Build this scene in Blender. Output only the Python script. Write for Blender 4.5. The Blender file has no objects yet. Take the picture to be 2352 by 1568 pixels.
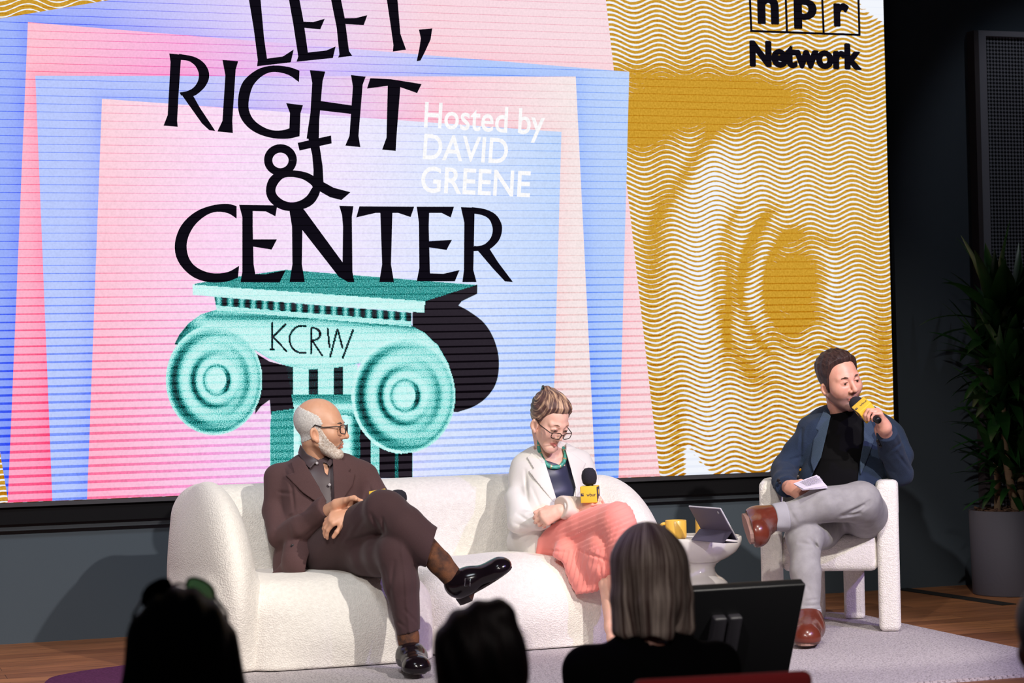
import bpy, math, random
import numpy as np
from mathutils import Vector

# ---------------------------------------------------------------- camera, world, lights, exposure
SC = bpy.context.scene
COL = SC.collection
IW, IH = 2352.0, 1568.0
FPX = 4800.0                                   # focal length in picture pixels
YAW, PITCH, ROLL = math.radians(18.77), 0.01437, 0.0225
CAM = np.array([0.0, 0.0, 1.25])               # 1.25 m above the stage floor
cf = np.array([math.sin(YAW)*math.cos(PITCH), math.cos(YAW)*math.cos(PITCH), math.sin(PITCH)])
r0 = np.array([math.cos(YAW), -math.sin(YAW), 0.0])
u0 = np.cross(r0, cf)
CR = r0*math.cos(ROLL) - u0*math.sin(ROLL)
CU = u0*math.cos(ROLL) + r0*math.sin(ROLL)
CF = cf

cam_data = bpy.data.cameras.new('camera')
cam = bpy.data.objects.new('camera', cam_data)
COL.objects.link(cam)
from mathutils import Matrix
M = Matrix(((CR[0], CU[0], -CF[0], CAM[0]), (CR[1], CU[1], -CF[1], CAM[1]), (CR[2], CU[2], -CF[2], CAM[2]), (0, 0, 0, 1)))
cam.matrix_world = M
cam_data.sensor_width = 36.0
cam_data.lens = 36.0*FPX/IW
cam_data.clip_start = 0.05
cam_data.dof.use_dof = True
cam_data.dof.focus_distance = 9.6
cam_data.dof.aperture_fstop = 3.2
SC.camera = cam

world = bpy.data.worlds.new('world')
world.use_nodes = True
world.node_tree.nodes['Background'].inputs[0].default_value = (0.55, 0.6, 0.75, 1)
world.node_tree.nodes['Background'].inputs[1].default_value = 0.012
SC.world = world
SC.view_settings.view_transform = 'Standard'
SC.view_settings.look = 'None'
SC.view_settings.gamma = 1.0
SC.view_settings.exposure = 0.0
SC.view_settings.use_curve_mapping = False

def spot(name, loc, target, power, color, angle, size=0.06, blend=0.25):
    d = bpy.data.lights.new(name, 'SPOT')
    d.energy, d.color, d.spot_size, d.spot_blend, d.shadow_soft_size = power, color, math.radians(angle), blend, size
    o = bpy.data.objects.new(name, d)
    COL.objects.link(o)
    o.location = loc
    o.rotation_euler = (Vector(target) - Vector(loc)).to_track_quat('-Z', 'Y').to_euler()
    return o
spot('stage_key_light', (4.8, 2.6, 4.4), (2.9, 8.7, 0.6), 1500, (1.0, 0.94, 0.87), 37, 0.06, 0.35)
spot('stage_fill_light', (0.2, 3.0, 4.2), (2.6, 8.8, 0.6), 620, (1.0, 0.95, 0.9), 44, 0.06, 0.4)
spot('chair_light', (3.5, 5.2, 4.9), (4.35, 8.75, 0.6), 430, (1.0, 0.95, 0.88), 30, 0.05, 0.35)
spot('violet_wash_light', (6.0, 3.6, 4.2), (3.9, 8.2, 0.3), 520, (0.42, 0.30, 1.0), 26, 0.05, 0.4)
spot('side_wash_light', (0.2, 5.6, 4.4), (0.8, 9.0, 0.0), 230, (1.0, 0.72, 0.55), 30, 0.05, 0.7)
spot('wall_wash_light', (0.6, 6.2, 4.6), (1.3, 10.2, 0.6), 420, (0.85, 0.93, 1.0), 60, 0.5, 0.9)
spot('panel_light', (6.9, 7.6, 4.6), (6.75, 10.2, 2.3), 45, (0.85, 0.9, 1.0), 34, 0.05, 0.6)  # extra spot added to brighten the panel and its frame
spot('audience_fill_light', (1.2, 1.2, 3.6), (2.2, 5.5, 0.7), 180, (1.0, 0.86, 0.8), 34, 0.08, 0.5)  # added fill behind the camera, lifts the audience's dark hair
spot('audience_violet_light', (0.6, 7.4, 4.4), (2.2, 5.6, 0.8), 70, (0.5, 0.32, 1.0), 22, 0.05, 0.5)

# ---------------------------------------------------------------- points from the photograph
def P(px, py, d):
    return CAM + d*((px-IW/2)/FPX*CR - (py-IH/2)/FPX*CU + CF)
def pix(p):
    q = np.asarray(p) - CAM
    z = q@CF
    return IW/2 + FPX*(q@CR)/z, IH/2 - FPX*(q@CU)/z, z
def on_floor(px, py, z=0.0):
    r = (px-IW/2)/FPX*CR - (py-IH/2)/FPX*CU + CF
    return CAM + r*((z-CAM[2])/r[2])
def on_plane_y(px, py, y):
    r = (px-IW/2)/FPX*CR - (py-IH/2)/FPX*CU + CF
    return CAM + r*((y-CAM[1])/r[1])
def unit(v):
    v = np.asarray(v, float)
    return v/np.linalg.norm(v)
def view_dir(rx, uy, tow):
    """direction by: right in view, up, towards the viewer"""
    return unit(rx*r0 + uy*np.array([0, 0, 1.0]) - tow*np.array([math.sin(YAW), math.cos(YAW), 0]))
UP = np.array([0, 0, 1.0])

# ---------------------------------------------------------------- materials
def srgb(c):
    c = np.asarray(c, float)
    if c.max() > 1.01: c = c/255.0
    return np.where(c <= 0.04045, c/12.92, ((c+0.055)/1.055)**2.4)
MATS = {}
def mat(name, color, rough=0.6, metal=0.0, spec=0.5, bump=None, mottled=0.0, mscale=30.0, coat=0.0, sheen=0.0, stretch=None, c2=None):
    """principled material; bump=(kind, scale, strength); mottled: pigment variation"""
    if name in MATS: return MATS[name]
    m = bpy.data.materials.new(name)
    m.use_nodes = True
    nt = m.node_tree
    b = nt.nodes['Principled BSDF']
    col = tuple(srgb(color)) + (1,)
    b.inputs['Base Color'].default_value = col
    b.inputs['Roughness'].default_value = rough
    b.inputs['Metallic'].default_value = metal
    b.inputs['Specular IOR Level'].default_value = spec
    b.inputs['Coat Weight'].default_value = coat
    b.inputs['Coat Roughness'].default_value = 0.08
    b.inputs['Sheen Weight'].default_value = sheen
    tc = nt.nodes.new('ShaderNodeTexCoord')
    vec = tc.outputs['Object']
    if stretch is not None:
        mp = nt.nodes.new('ShaderNodeMapping')
        mp.inputs['Scale'].default_value = stretch
        nt.links.new(vec, mp.inputs['Vector'])
        vec = mp.outputs['Vector']
    if mottled > 0 or c2 is not None:
        n = nt.nodes.new('ShaderNodeTexNoise')
        n.inputs['Scale'].default_value = mscale
        n.inputs['Detail'].default_value = 4
        nt.links.new(vec, n.inputs['Vector'])
        mx = nt.nodes.new('ShaderNodeMix')
        mx.data_type = 'RGBA'
        k = 1 - mottled
        mx.inputs['A'].default_value = (col[0]*k, col[1]*k, col[2]*k, 1)
        mx.inputs['B'].default_value = tuple(srgb(c2)) + (1,) if c2 is not None else tuple(min(1, x*(1+mottled)) for x in col[:3]) + (1,)
        rp = nt.nodes.new('ShaderNodeMapRange')
        rp.inputs['From Min'].default_value = 0.35
        rp.inputs['From Max'].default_value = 0.65
        nt.links.new(n.outputs['Fac'], rp.inputs['Value'])
        nt.links.new(rp.outputs['Result'], mx.inputs['Factor'])
        nt.links.new(mx.outputs['Result'], b.inputs['Base Color'])
    if bump:
        kind, sc, st = bump
        if kind == 'voronoi':
            t = nt.nodes.new('ShaderNodeTexVoronoi')
            t.inputs['Scale'].default_value = sc
            out = t.outputs['Distance']
        else:
            t = nt.nodes.new('ShaderNodeTexNoise')
            t.inputs['Scale'].default_value = sc
            t.inputs['Detail'].default_value = 3
            out = t.outputs['Fac']
        nt.links.new(vec, t.inputs['Vector'])
        bp = nt.nodes.new('ShaderNodeBump')
        bp.inputs['Strength'].default_value = st
        bp.inputs['Distance'].default_value = 0.01
        nt.links.new(out, bp.inputs['Height'])
        nt.links.new(bp.outputs['Normal'], b.inputs['Normal'])
    MATS[name] = m
    return m

# ---------------------------------------------------------------- objects
ORG = {}
def mk(name, V, F, material, parent=None, origin=None, smooth=True, label=None, category=None, group=None, kind=None, attrs=None, mat_idx=None):
    """one mesh object; V in world coordinates; a child shares its thing's origin"""
    V = np.asarray(V, float).reshape(-1, 3)
    if parent is not None: o0 = ORG[parent.name]
    elif origin is not None: o0 = np.asarray(origin, float)
    else: o0 = np.array([(V[:, 0].min()+V[:, 0].max())/2, (V[:, 1].min()+V[:, 1].max())/2, V[:, 2].min()])
    me = bpy.data.meshes.new(name)
    me.from_pydata((V-o0).tolist(), [], F.tolist() if isinstance(F, np.ndarray) else [tuple(f) for f in F])
    mats = material if isinstance(material, (list, tuple)) else [material]
    for m in mats: me.materials.append(m)
    if mat_idx is not None: me.polygons.foreach_set('material_index', np.asarray(mat_idx, np.int32))
    if smooth: me.polygons.foreach_set('use_smooth', np.ones(len(me.polygons), bool))
    if attrs:
        for k, a in attrs.items():
            a = np.asarray(a, np.float32)
            if a.ndim == 1:
                at = me.attributes.new(k, 'FLOAT', 'POINT'); at.data.foreach_set('value', a)
            else:
                at = me.attributes.new(k, 'FLOAT_COLOR', 'POINT')
                at.data.foreach_set('color', np.concatenate([a, np.ones((len(a), 1), np.float32)], 1).ravel())
    me.update()
    ob = bpy.data.objects.new(name, me)
    COL.objects.link(ob)
    if parent is not None: ob.parent = parent
    else: ob.location = o0
    ORG[ob.name] = o0
    tag(ob, label, category, group, kind)
    return ob
def tag(o, label=None, category=None, group=None, kind=None):
    if label: o['label'] = label
    if category: o['category'] = category
    if group: o['group'] = group
    if kind: o['kind'] = kind
def thing(name, loc, label, category, group=None):
    o = bpy.data.objects.new(name, None)
    o.empty_display_size = 0.1
    COL.objects.link(o)
    o.location = loc
    ORG[o.name] = np.asarray(loc, float)
    tag(o, label, category, group)
    return o
def sharp(ob, angle=35):
    me = ob.data
    me.set_sharp_from_angle(angle=math.radians(angle))

class MB:
    """collects primitive shapes into one mesh"""
    def __init__(s): s.V = []; s.F = []; s.n = 0
    def add(s, V, F):
        V = np.asarray(V, float).reshape(-1, 3)
        s.V.append(V); s.F += [tuple(int(i)+s.n for i in f) for f in F]; s.n += len(V)
        return s
    def box(s, c, ax, half, bev=0.0):
        """bevelled box: centre, 3 axes, half sizes"""
        c = np.asarray(c, float); ax = np.asarray(ax, float); h = np.asarray(half, float)
        if bev <= 0:
            V = [c + sum(sg*hh*a for sg, hh, a in zip(t, h, ax)) for t in [(x, y, z) for x in (-1, 1) for y in (-1, 1) for z in (-1, 1)]]
            return s.add(V, [(0, 1, 3, 2), (4, 6, 7, 5), (0, 4, 5, 1), (2, 3, 7, 6), (0, 2, 6, 4), (1, 5, 7, 3)])
        b = min(bev, h.min()*0.99); n = 3
        # rounded box: sphere-like corner patches spread apart
        V = []; idx = {}
        st = [i/n*math.pi/2 for i in range(n+1)]
        rows = [-math.pi/2 + t for t in st] + [t for t in st]      # latitude
        cols = []
        for q in range(4): cols += [q*math.pi/2 + t for t in st]
        signs = [(1, 1), (-1, 1), (-1, -1), (1, -1)]
        for ri, la in enumerate(rows):
            sz = -1 if ri <= n else 1
            for ci, lo in enumerate(cols):
                sx, sy = signs[ci//(n+1)]
                d = np.array([math.cos(la)*math.cos(lo), math.cos(la)*math.sin(lo), math.sin(la)])*b
                p = np.array([sx*(h[0]-b), sy*(h[1]-b), sz*(h[2]-b)]) + d
                V.append(c + p@ax)
        R, Cn = len(rows), len(cols)
        F = [(r*Cn+k, r*Cn+(k+1) % Cn, (r+1)*Cn+(k+1) % Cn, (r+1)*Cn+k) for r in range(R-1) for k in range(Cn)]
        F.append(tuple(range(Cn-1, -1, -1))); F.append(tuple((R-1)*Cn+k for k in range(Cn)))
        return s.add(V, F)
    def wbox(s, x0, x1, y0, y1, z0, z1, bev=0.0):
        return s.box(((x0+x1)/2, (y0+y1)/2, (z0+z1)/2), np.eye(3), ((x1-x0)/2, (y1-y0)/2, (z1-z0)/2), bev)
    def tube(s, pts, r, n=10, closed=False, cap=True):
        pts = np.asarray(pts, float); N = len(pts)
        r = np.full(N, r) if np.isscalar(r) else np.asarray(r)
        T = np.roll(pts, -1, 0)-np.roll(pts, 1, 0) if closed else np.gradient(pts, axis=0)
        T /= np.linalg.norm(T, axis=1)[:, None] + 1e-12
        a = np.array([0, 0, 1.0]) if abs(T[0, 2]) < 0.9 else np.array([1.0, 0, 0])
        u = unit(a - T[0]*(a@T[0])); V = []
        for i in range(N):
            u = unit(u - T[i]*(u@T[i])); v = np.cross(T[i], u)
            for k in range(n):
                an = 2*math.pi*k/n
                V.append(pts[i] + r[i]*(math.cos(an)*u + math.sin(an)*v))
        F = []
        for i in range(N if closed else N-1):
            j = (i+1) % N
            for k in range(n): F.append((i*n+k, i*n+(k+1) % n, j*n+(k+1) % n, j*n+k))
        if not closed and cap: F += [tuple(range(n-1, -1, -1)), tuple((N-1)*n+k for k in range(n))]
        return s.add(V, F)
    def lathe(s, prof, c, axis=UP, n=40):
        """profile [(radius, height)] about an axis through c"""
        axis = unit(axis); a = np.array([1.0, 0, 0]) if abs(axis[0]) < 0.9 else np.array([0, 1.0, 0])
        u = unit(a-axis*(a@axis)); v = np.cross(axis, u); c = np.asarray(c, float)
        V = [c + z*axis + r*(math.cos(2*math.pi*k/n)*u + math.sin(2*math.pi*k/n)*v) for r, z in prof for k in range(n)]
        F = [(i*n+k, i*n+(k+1) % n, (i+1)*n+(k+1) % n, (i+1)*n+k) for i in range(len(prof)-1) for k in range(n)]
        if prof[0][0] > 1e-4: F.append(tuple(range(n-1, -1, -1)))
        if prof[-1][0] > 1e-4: F.append(tuple((len(prof)-1)*n+k for k in range(n)))
        return s.add(V, F)
    def ball(s, c, r, ax=None, nu=20, nv=12):
        r = np.full(3, r) if np.isscalar(r) else np.asarray(r, float)
        ax = np.eye(3) if ax is None else np.asarray(ax)
        V = [np.asarray(c) + (np.array([math.sin(t)*math.cos(p), math.sin(t)*math.sin(p), math.cos(t)])*r)@ax
             for t in [math.pi*i/nv for i in range(nv+1)] for p in [2*math.pi*k/nu for k in range(nu)]]
        F = [(i*nu+k, (i+1)*nu+k, (i+1)*nu+(k+1) % nu, i*nu+(k+1) % nu) for i in range(nv) for k in range(nu)]
        return s.add(V, F)
    def slab(s, pts, nrm, th):
        """polygon extruded along -nrm by th"""
        pts = np.asarray(pts, float); n = len(pts); nrm = unit(nrm)
        V = np.concatenate([pts, pts - nrm*th])
        F = [tuple(range(n)), tuple(range(2*n-1, n-1, -1))] + [(i, i+n, (i+1) % n+n, (i+1) % n) for i in range(n)]
        return s.add(V, F)
    def build(s, name, material, parent=None, **kw):
        return mk(name, np.concatenate(s.V), s.F, material, parent, **kw)

# ---------------------------------------------------------------- implicit surfaces (bodies, clothing, soft furniture)
BIG = 9.0
def smin(a, b, k):
    if k <= 0: return np.minimum(a, b)
    h = np.clip(0.5+0.5*(b-a)/k, 0, 1)
    return b*(1-h)+a*h - k*h*(1-h)
def poly2d(x, y, poly):
    """signed distance to a 2D polygon"""
    P2 = np.asarray(poly, float); n = len(P2)
    d = np.full(x.shape, 1e18); ins = np.zeros(x.shape, bool)
    for i in range(n):
        ax_, ay = P2[i]; bx, by = P2[(i+1) % n]
        ex, ey = bx-ax_, by-ay; wx, wy = x-ax_, y-ay
        t = np.clip((wx*ex+wy*ey)/(ex*ex+ey*ey+1e-12), 0, 1)
        d = np.minimum(d, (wx-ex*t)**2+(wy-ey*t)**2)
        c = ((ay <= y) & (by > y)) | ((by <= y) & (ay > y))
        with np.errstate(divide='ignore', invalid='ignore'):
            xi = ax_+(y-ay)/(by-ay if by != ay else 1e-9)*ex
        ins ^= c & (x < xi)
    d = np.sqrt(d)
    return np.where(ins, -d, d)
def prism(poly):
    """volume seen inside a picture outline"""
    def f(p):
        x, y, z = pix(p)
        return poly2d(x, y, poly)*z/FPX
    return f
class Sdf:
    def __init__(s): s.ops = []; s.lo = np.full(3, 1e9); s.hi = np.full(3, -1e9)
    def _grow(s, lo, hi): s.lo = np.minimum(s.lo, lo); s.hi = np.maximum(s.hi, hi)
    def _put(s, op, f, k, lo, hi):
        if op == 'u': s._grow(lo, hi)
        s.ops.append((op, f, k, np.asarray(lo, float), np.asarray(hi, float)))
        return s
    def cone(s, a, b, ra, rb, k=0.02, flat=None, op='u'):
        """tapered limb; flat=(axis, factor) squeezes its section along an axis"""
        a = np.asarray(a, float); b = np.asarray(b, float)
        if flat is None:
            def f(p):
                ab = b-a; t = np.clip(((p-a)@ab)/(ab@ab+1e-12), 0, 1)
                return np.linalg.norm(p-a-t[:, None]*ab, axis=1) - (ra+t*(rb-ra))
        else:
            ax_, fc = unit(flat[0]), flat[1]
            def f(p):
                st = lambda q: q + ax_*((q@ax_)*(1/fc-1))[..., None] if q.ndim > 1 else q + ax_*((q@ax_)*(1/fc-1))
                pa = st(p-a); ab = st(b-a); t = np.clip((pa@ab)/(ab@ab+1e-12), 0, 1)
                v = pa-t[:, None]*ab; R = ra+t*(rb-ra)
                l = np.linalg.norm(v, axis=1)
                w = v + ax_*((v@ax_)*(1/fc-1))[:, None]
                l2 = np.linalg.norm(w, axis=1)
                return np.where(l < 1e-6, -R*fc, l*(l-R)/(l2+1e-9))
        r = max(ra, rb)
        return s._put(op, f, k, np.minimum(a, b)-r, np.maximum(a, b)+r)
    def chain(s, pts, rs, k=0.02, flat=None):
        for i in range(len(pts)-1): s.cone(pts[i], pts[i+1], rs[i], rs[i+1], k if i == 0 else min(k, 0.012), flat)
        return s
    def ell(s, c, r, ax=None, k=0.02, op='u'):
        c = np.asarray(c, float); r = np.asarray(r, float); A = np.eye(3) if ax is None else np.asarray(ax, float)
        def f(p):
            q = (p-c)@A.T
            k0 = np.linalg.norm(q/r, axis=1); k1 = np.linalg.norm(q/(r*r), axis=1)
            return np.where(k1 < 1e-9, -r.min(), k0*(k0-1)/(k1+1e-12))
        return s._put(op, f, k, c-r.max(), c+r.max())
    def box(s, c, ax, half, rnd=0.02, k=0.02, op='u'):
        c = np.asarray(c, float); A = np.asarray(ax, float); h = np.asarray(half, float)-rnd
        def f(p):
            q = np.abs((p-c)@A.T)-h
            return np.linalg.norm(np.maximum(q, 0), axis=1)+np.minimum(q.max(1), 0)-rnd
        e = np.abs(A.T)@np.asarray(half, float)
        return s._put(op, f, k, c-e, c+e)
    def fn(s, f, lo, hi, k=0.02, op='u'): return s._put(op, f, k, np.minimum(lo, hi)-0.03, np.maximum(lo, hi)+0.03)
    def cut(s, f, k=0.004): s.ops.append(('s', f, k, None, None)); return s
    def keep(s, f, k=0.004): s.ops.append(('i', f, k, None, None)); return s
    def disp(s, f): s.ops.append(('d', f, 0, None, None)); return s
    def __call__(s, p, cull=True):
        d = np.full(len(p), BIG)
        lo = p.min(0); hi = p.max(0); m = 0.09
        for op, f, k, a, b in s.ops:
            if cull and a is not None:
                gap = np.maximum(np.maximum(a-hi, lo-b), 0)
                if np.linalg.norm(gap) > m+k: continue
            if op == 'u': d = smin(d, f(p), k)
            elif op == 's': d = -smin(-d, f(p), k)
            elif op == 'i': d = -smin(-d, -f(p), k)
            else: d = d + f(p)
        return d

def surface(sd, h, pad=0.02, newton=True, lo=None, hi=None):
    """dual surface of an implicit shape on a grid of step h"""
    lo = (sd.lo if lo is None else np.asarray(lo))-pad-2*h; hi = (sd.hi if hi is None else np.asarray(hi))+pad+2*h
    B = 10
    nb = np.ceil((hi-lo)/(B*h)).astype(int)
    n = nb*B
    G = np.full(n, BIG, np.float32)
    ax = [lo[i]+h*np.arange(n[i]) for i in range(3)]
    half = B*h/2; diag = half*math.sqrt(3)
    off = np.stack(np.meshgrid(*[np.arange(B)*h]*3, indexing='ij'), -1).reshape(-1, 3)
    for i in range(nb[0]):
        for j in range(nb[1]):
            base0 = np.array([lo[0]+i*B*h, lo[1]+j*B*h, lo[2]])
            cen = base0+half+np.stack([np.zeros(nb[2]), np.zeros(nb[2]), np.arange(nb[2])*B*h], 1)
            dc = sd(cen)
            for k in range(nb[2]):
                sl = (slice(i*B, i*B+B), slice(j*B, j*B+B), slice(k*B, k*B+B))
                if abs(dc[k]) > diag*2.0+0.03:
                    G[sl] = dc[k]; continue
                G[sl] = sd(off+base0+np.array([0, 0, k*B*h])).reshape(B, B, B)
    ins = G < 0
    c = np.zeros(np.array(G.shape)-1, np.uint8)
    for dx in (0, 1):
        for dy in (0, 1):
            for dz in (0, 1):
                c += ins[dx:dx+c.shape[0], dy:dy+c.shape[1], dz:dz+c.shape[2]]
    act = np.argwhere((c > 0) & (c < 8))
    if len(act) == 0: return np.zeros((0, 3)), np.zeros((0, 4), int)
    idx = np.full(c.shape, -1, np.int32)
    idx[tuple(act.T)] = np.arange(len(act))
    acc = np.zeros((len(act), 3)); cnt = np.zeros(len(act))
    corners = [(x, y, z) for x in (0, 1) for y in (0, 1) for z in (0, 1)]
    val = {cr: G[act[:, 0]+cr[0], act[:, 1]+cr[1], act[:, 2]+cr[2]].astype(float) for cr in corners}
    for a in corners:
        for d in range(3):
            if a[d]: continue
            b = list(a); b[d] = 1; b = tuple(b)
            va, vb = val[a], val[b]
            m = (va < 0) != (vb < 0)
            t = np.where(m, va/(va-vb+1e-20), 0)
            p = np.array(a, float)[None] + np.zeros((len(act), 3)); p[:, d] += t
            acc[m] += p[m]; cnt[m] += 1
    V = lo + h*(act + acc/cnt[:, None])
    Fs = []
    for d in range(3):
        o1, o2 = [(1, 2), (2, 0), (0, 1)][d]
        A = np.take(ins, np.arange(0, ins.shape[d]-1), d); Bb = np.take(ins, np.arange(1, ins.shape[d]), d)
        e = np.argwhere(A != Bb)
        e = e[(e[:, o1] > 0) & (e[:, o2] > 0) & (e[:, o1] < c.shape[o1]) & (e[:, o2] < c.shape[o2])]
        flip = A[tuple(e.T)]
        q = []
        for s1, s2 in ((0, 0), (1, 0), (1, 1), (0, 1)):
            t = e.copy(); t[:, o1] -= s1; t[:, o2] -= s2
            q.append(idx[tuple(t.T)])
        q = np.stack(q, 1)
        q[~flip] = q[~flip][:, ::-1]
        Fs.append(q[(q >= 0).all(1)])
    F = np.concatenate(Fs)
    F = F[:, ::-1] if False else F
    if newton:
        for _ in range(2):
            out = np.zeros(len(V)); g = np.zeros((len(V), 3)); e = h*0.4
            order = np.argsort((np.floor((V-lo)/(B*h*2))@np.array([1e6, 1e3, 1])), kind='stable')
            for ch in np.array_split(order, max(1, len(order)//3000)):
                p = V[ch]
                out[ch] = sd(p)
                for d in range(3):
                    dp = np.zeros(3); dp[d] = e
                    g[ch, d] = (sd(p+dp)-sd(p-dp))/(2*e)
            n2 = (g*g).sum(1)+1e-4
            st = -(out/n2)[:, None]*g
            l = np.linalg.norm(st, axis=1, keepdims=True)
            V = V+st*np.minimum(1, h*0.5/(l+1e-12))*0.9
    return V, F
def soft(name, sd, h, material, parent=None, attrs=None, **kw):
    V, F = surface(sd, h)
    at = {k: f(V) for k, f in attrs.items()} if attrs else None
    return mk(name, V, F, material, parent, attrs=at, **kw)
def creases(lines):
    """cloth creases along given picture lines: (x0, y0, x1, y1, depth m, width px)"""
    def f(p):
        x, y, _ = pix(p); o = np.zeros(len(p))
        for x0, y0, x1, y1, a, w in lines:
            ex, ey = x1-x0, y1-y0; t = np.clip(((x-x0)*ex+(y-y0)*ey)/(ex*ex+ey*ey), 0, 1)
            d2 = (x-x0-t*ex)**2+(y-y0-t*ey)**2
            o += a*(np.exp(-d2/(w*w))-0.45*np.exp(-d2/(6*w*w)))*(0.35+0.65*np.sin(np.pi*np.clip(t, 0.04, 0.96)))
        return o
    return f
def biggest(V, F):
    """keep only the largest connected piece"""
    lab = np.arange(len(V))
    while True:
        m = lab[F].min(1); new = lab.copy()
        for c in range(F.shape[1]): np.minimum.at(new, F[:, c], m)
        new = new[new]
        if (new == lab).all(): break
        lab = new
    u, n = np.unique(lab, return_counts=True); k = u[n.argmax()]
    keep = lab == k; re = np.cumsum(keep)-1
    return V[keep], re[F[keep[F[:, 0]]]]
def wave(p, k, ph=0.0): return np.sin(p@np.asarray(k, float)+ph)
def folds(amp, scale=1.0, seed=0):
    """soft cloth creases"""
    rs = np.random.RandomState(seed)
    ks = [unit(rs.randn(3))*sc*scale for sc in (22, 31, 45, 63)]; ph = rs.rand(8)*6.28
    def f(p):
        w = wave(p, ks[0], ph[0])*1.6
        v = np.sin(p@ks[1]+ph[1]+w)+0.7*np.sin(p@ks[2]+ph[2]+1.3*w)+0.4*np.sin(p@ks[3]+ph[3]+w)
        return amp*v
    return f
# ================================================================ the setting
WALL_Y = float(10.28)
SCREEN_Y = WALL_Y-0.09
STAGE_Y = 6.85                                  # front edge of the stage
FLOOR_Z = -0.45                                 # audience floor

wood = bpy.data.materials.new('stage_boards'); wood.use_nodes = True
nt = wood.node_tree; bs = nt.nodes['Principled BSDF']
tc = nt.nodes.new('ShaderNodeTexCoord'); mp = nt.nodes.new('ShaderNodeMapping')
nt.links.new(tc.outputs['Object'], mp.inputs['Vector'])
br = nt.nodes.new('ShaderNodeTexBrick')
br.inputs['Scale'].default_value = 1.0; br.inputs['Brick Width'].default_value = 1.3; br.inputs['Row Height'].default_value = 0.13
br.inputs['Mortar Size'].default_value = 0.0015; br.inputs['Mortar Smooth'].default_value = 0.3
br.inputs['Color1'].default_value = tuple(srgb((168, 112, 72)))+(1,); br.inputs['Color2'].default_value = tuple(srgb((128, 80, 50)))+(1,)
br.inputs['Mortar'].default_value = tuple(srgb((50, 28, 18)))+(1,)
nt.links.new(mp.outputs['Vector'], br.inputs['Vector'])
mp2 = nt.nodes.new('ShaderNodeMapping'); mp2.inputs['Scale'].default_value = (1.2, 14, 1)
nt.links.new(tc.outputs['Object'], mp2.inputs['Vector'])
gn = nt.nodes.new('ShaderNodeTexNoise'); gn.inputs['Scale'].default_value = 3.5; gn.inputs['Detail'].default_value = 6
nt.links.new(mp2.outputs['Vector'], gn.inputs['Vector'])
mx = nt.nodes.new('ShaderNodeMix'); mx.data_type = 'RGBA'; mx.blend_type = 'MULTIPLY'; mx.inputs['Factor'].default_value = 0.7
rp = nt.nodes.new('ShaderNodeMapRange'); rp.inputs['From Min'].default_value = 0.3; rp.inputs['From Max'].default_value = 0.7; rp.inputs['To Min'].default_value = 0.45; rp.inputs['To Max'].default_value = 1.15
nt.links.new(gn.outputs['Fac'], rp.inputs['Value'])
nt.links.new(br.outputs['Color'], mx.inputs['A']); nt.links.new(rp.outputs['Result'], mx.inputs['B'])
nt.links.new(mx.outputs['Result'], bs.inputs['Base Color']); bs.inputs['Roughness'].default_value = 0.5
MATS['stage_boards'] = wood

m_wall = mat('wall_paint', (66, 76, 86), 0.85, bump=('noise', 220, 0.05))
m_black = mat('black_trim', (11, 10, 14), 0.75, spec=0.15)
MB().wbox(-3.5, 9.0, STAGE_Y, WALL_Y, -0.08, 0.0).build('stage_floor', wood, smooth=False, kind='structure')
MB().wbox(-3.5, 9.0, STAGE_Y+0.02, STAGE_Y+0.05, FLOOR_Z, -0.08).build('trim_1', m_black, smooth=False, kind='structure')
MB().wbox(-3.5, 9.0, -1.5, WALL_Y, FLOOR_Z-0.1, FLOOR_Z).build('floor', mat('carpet_dark', (34, 32, 38), 0.95, bump=('noise', 150, 0.3)), smooth=False, kind='structure')
MB().wbox(-3.5, 9.0, WALL_Y, WALL_Y+0.15, FLOOR_Z-0.1, 4.6).build('wall_back', m_wall, smooth=False, kind='structure')

# rug
def rounded_rect(x0, x1, y0, y1, r, n=8):
    pts = []
    for cx, cy, a0 in ((x1-r, y1-r, 0), (x0+r, y1-r, 90), (x0+r, y0+r, 180), (x1-r, y0+r, 270)):
        pts += [(cx+r*math.cos(math.radians(a0+90*i/n)), cy+r*math.sin(math.radians(a0+90*i/n))) for i in range(n+1)]
    return pts
rug_m = bpy.data.materials.new('rug_weave'); rug_m.use_nodes = True
nt = rug_m.node_tree; bs = nt.nodes['Principled BSDF']; bs.inputs['Roughness'].default_value = 0.95; bs.inputs['Specular IOR Level'].default_value = 0.1
tc = nt.nodes.new('ShaderNodeTexCoord')
v1 = nt.nodes.new('ShaderNodeTexNoise'); v1.inputs['Scale'].default_value = 130; v1.inputs['Detail'].default_value = 2
nt.links.new(tc.outputs['Object'], v1.inputs['Vector'])
wv = nt.nodes.new('ShaderNodeTexWave'); wv.wave_type = 'BANDS'; wv.bands_direction = 'DIAGONAL'; wv.inputs['Scale'].default_value = 22; wv.inputs['Distortion'].default_value = 2.5; wv.inputs['Detail Scale'].default_value = 8
nt.links.new(tc.outputs['Object'], wv.inputs['Vector'])
ad = nt.nodes.new('ShaderNodeMath'); ad.operation = 'MULTIPLY_ADD'; ad.inputs[1].default_value = 0.25
nt.links.new(wv.outputs['Fac'], ad.inputs[0]); nt.links.new(v1.outputs['Fac'], ad.inputs[2])
cr = nt.nodes.new('ShaderNodeValToRGB'); cr.color_ramp.elements[0].position = 0.38; cr.color_ramp.elements[0].color = tuple(srgb((112, 104, 108)))+(1,)
cr.color_ramp.elements[1].position = 0.62; cr.color_ramp.elements[1].color = tuple(srgb((192, 184, 186)))+(1,)
nt.links.new(ad.outputs[0], cr.inputs['Fac']); nt.links.new(cr.outputs['Color'], bs.inputs['Base Color'])
bp = nt.nodes.new('ShaderNodeBump'); bp.inputs['Strength'].default_value = 0.6; bp.inputs['Distance'].default_value = 0.006
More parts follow.
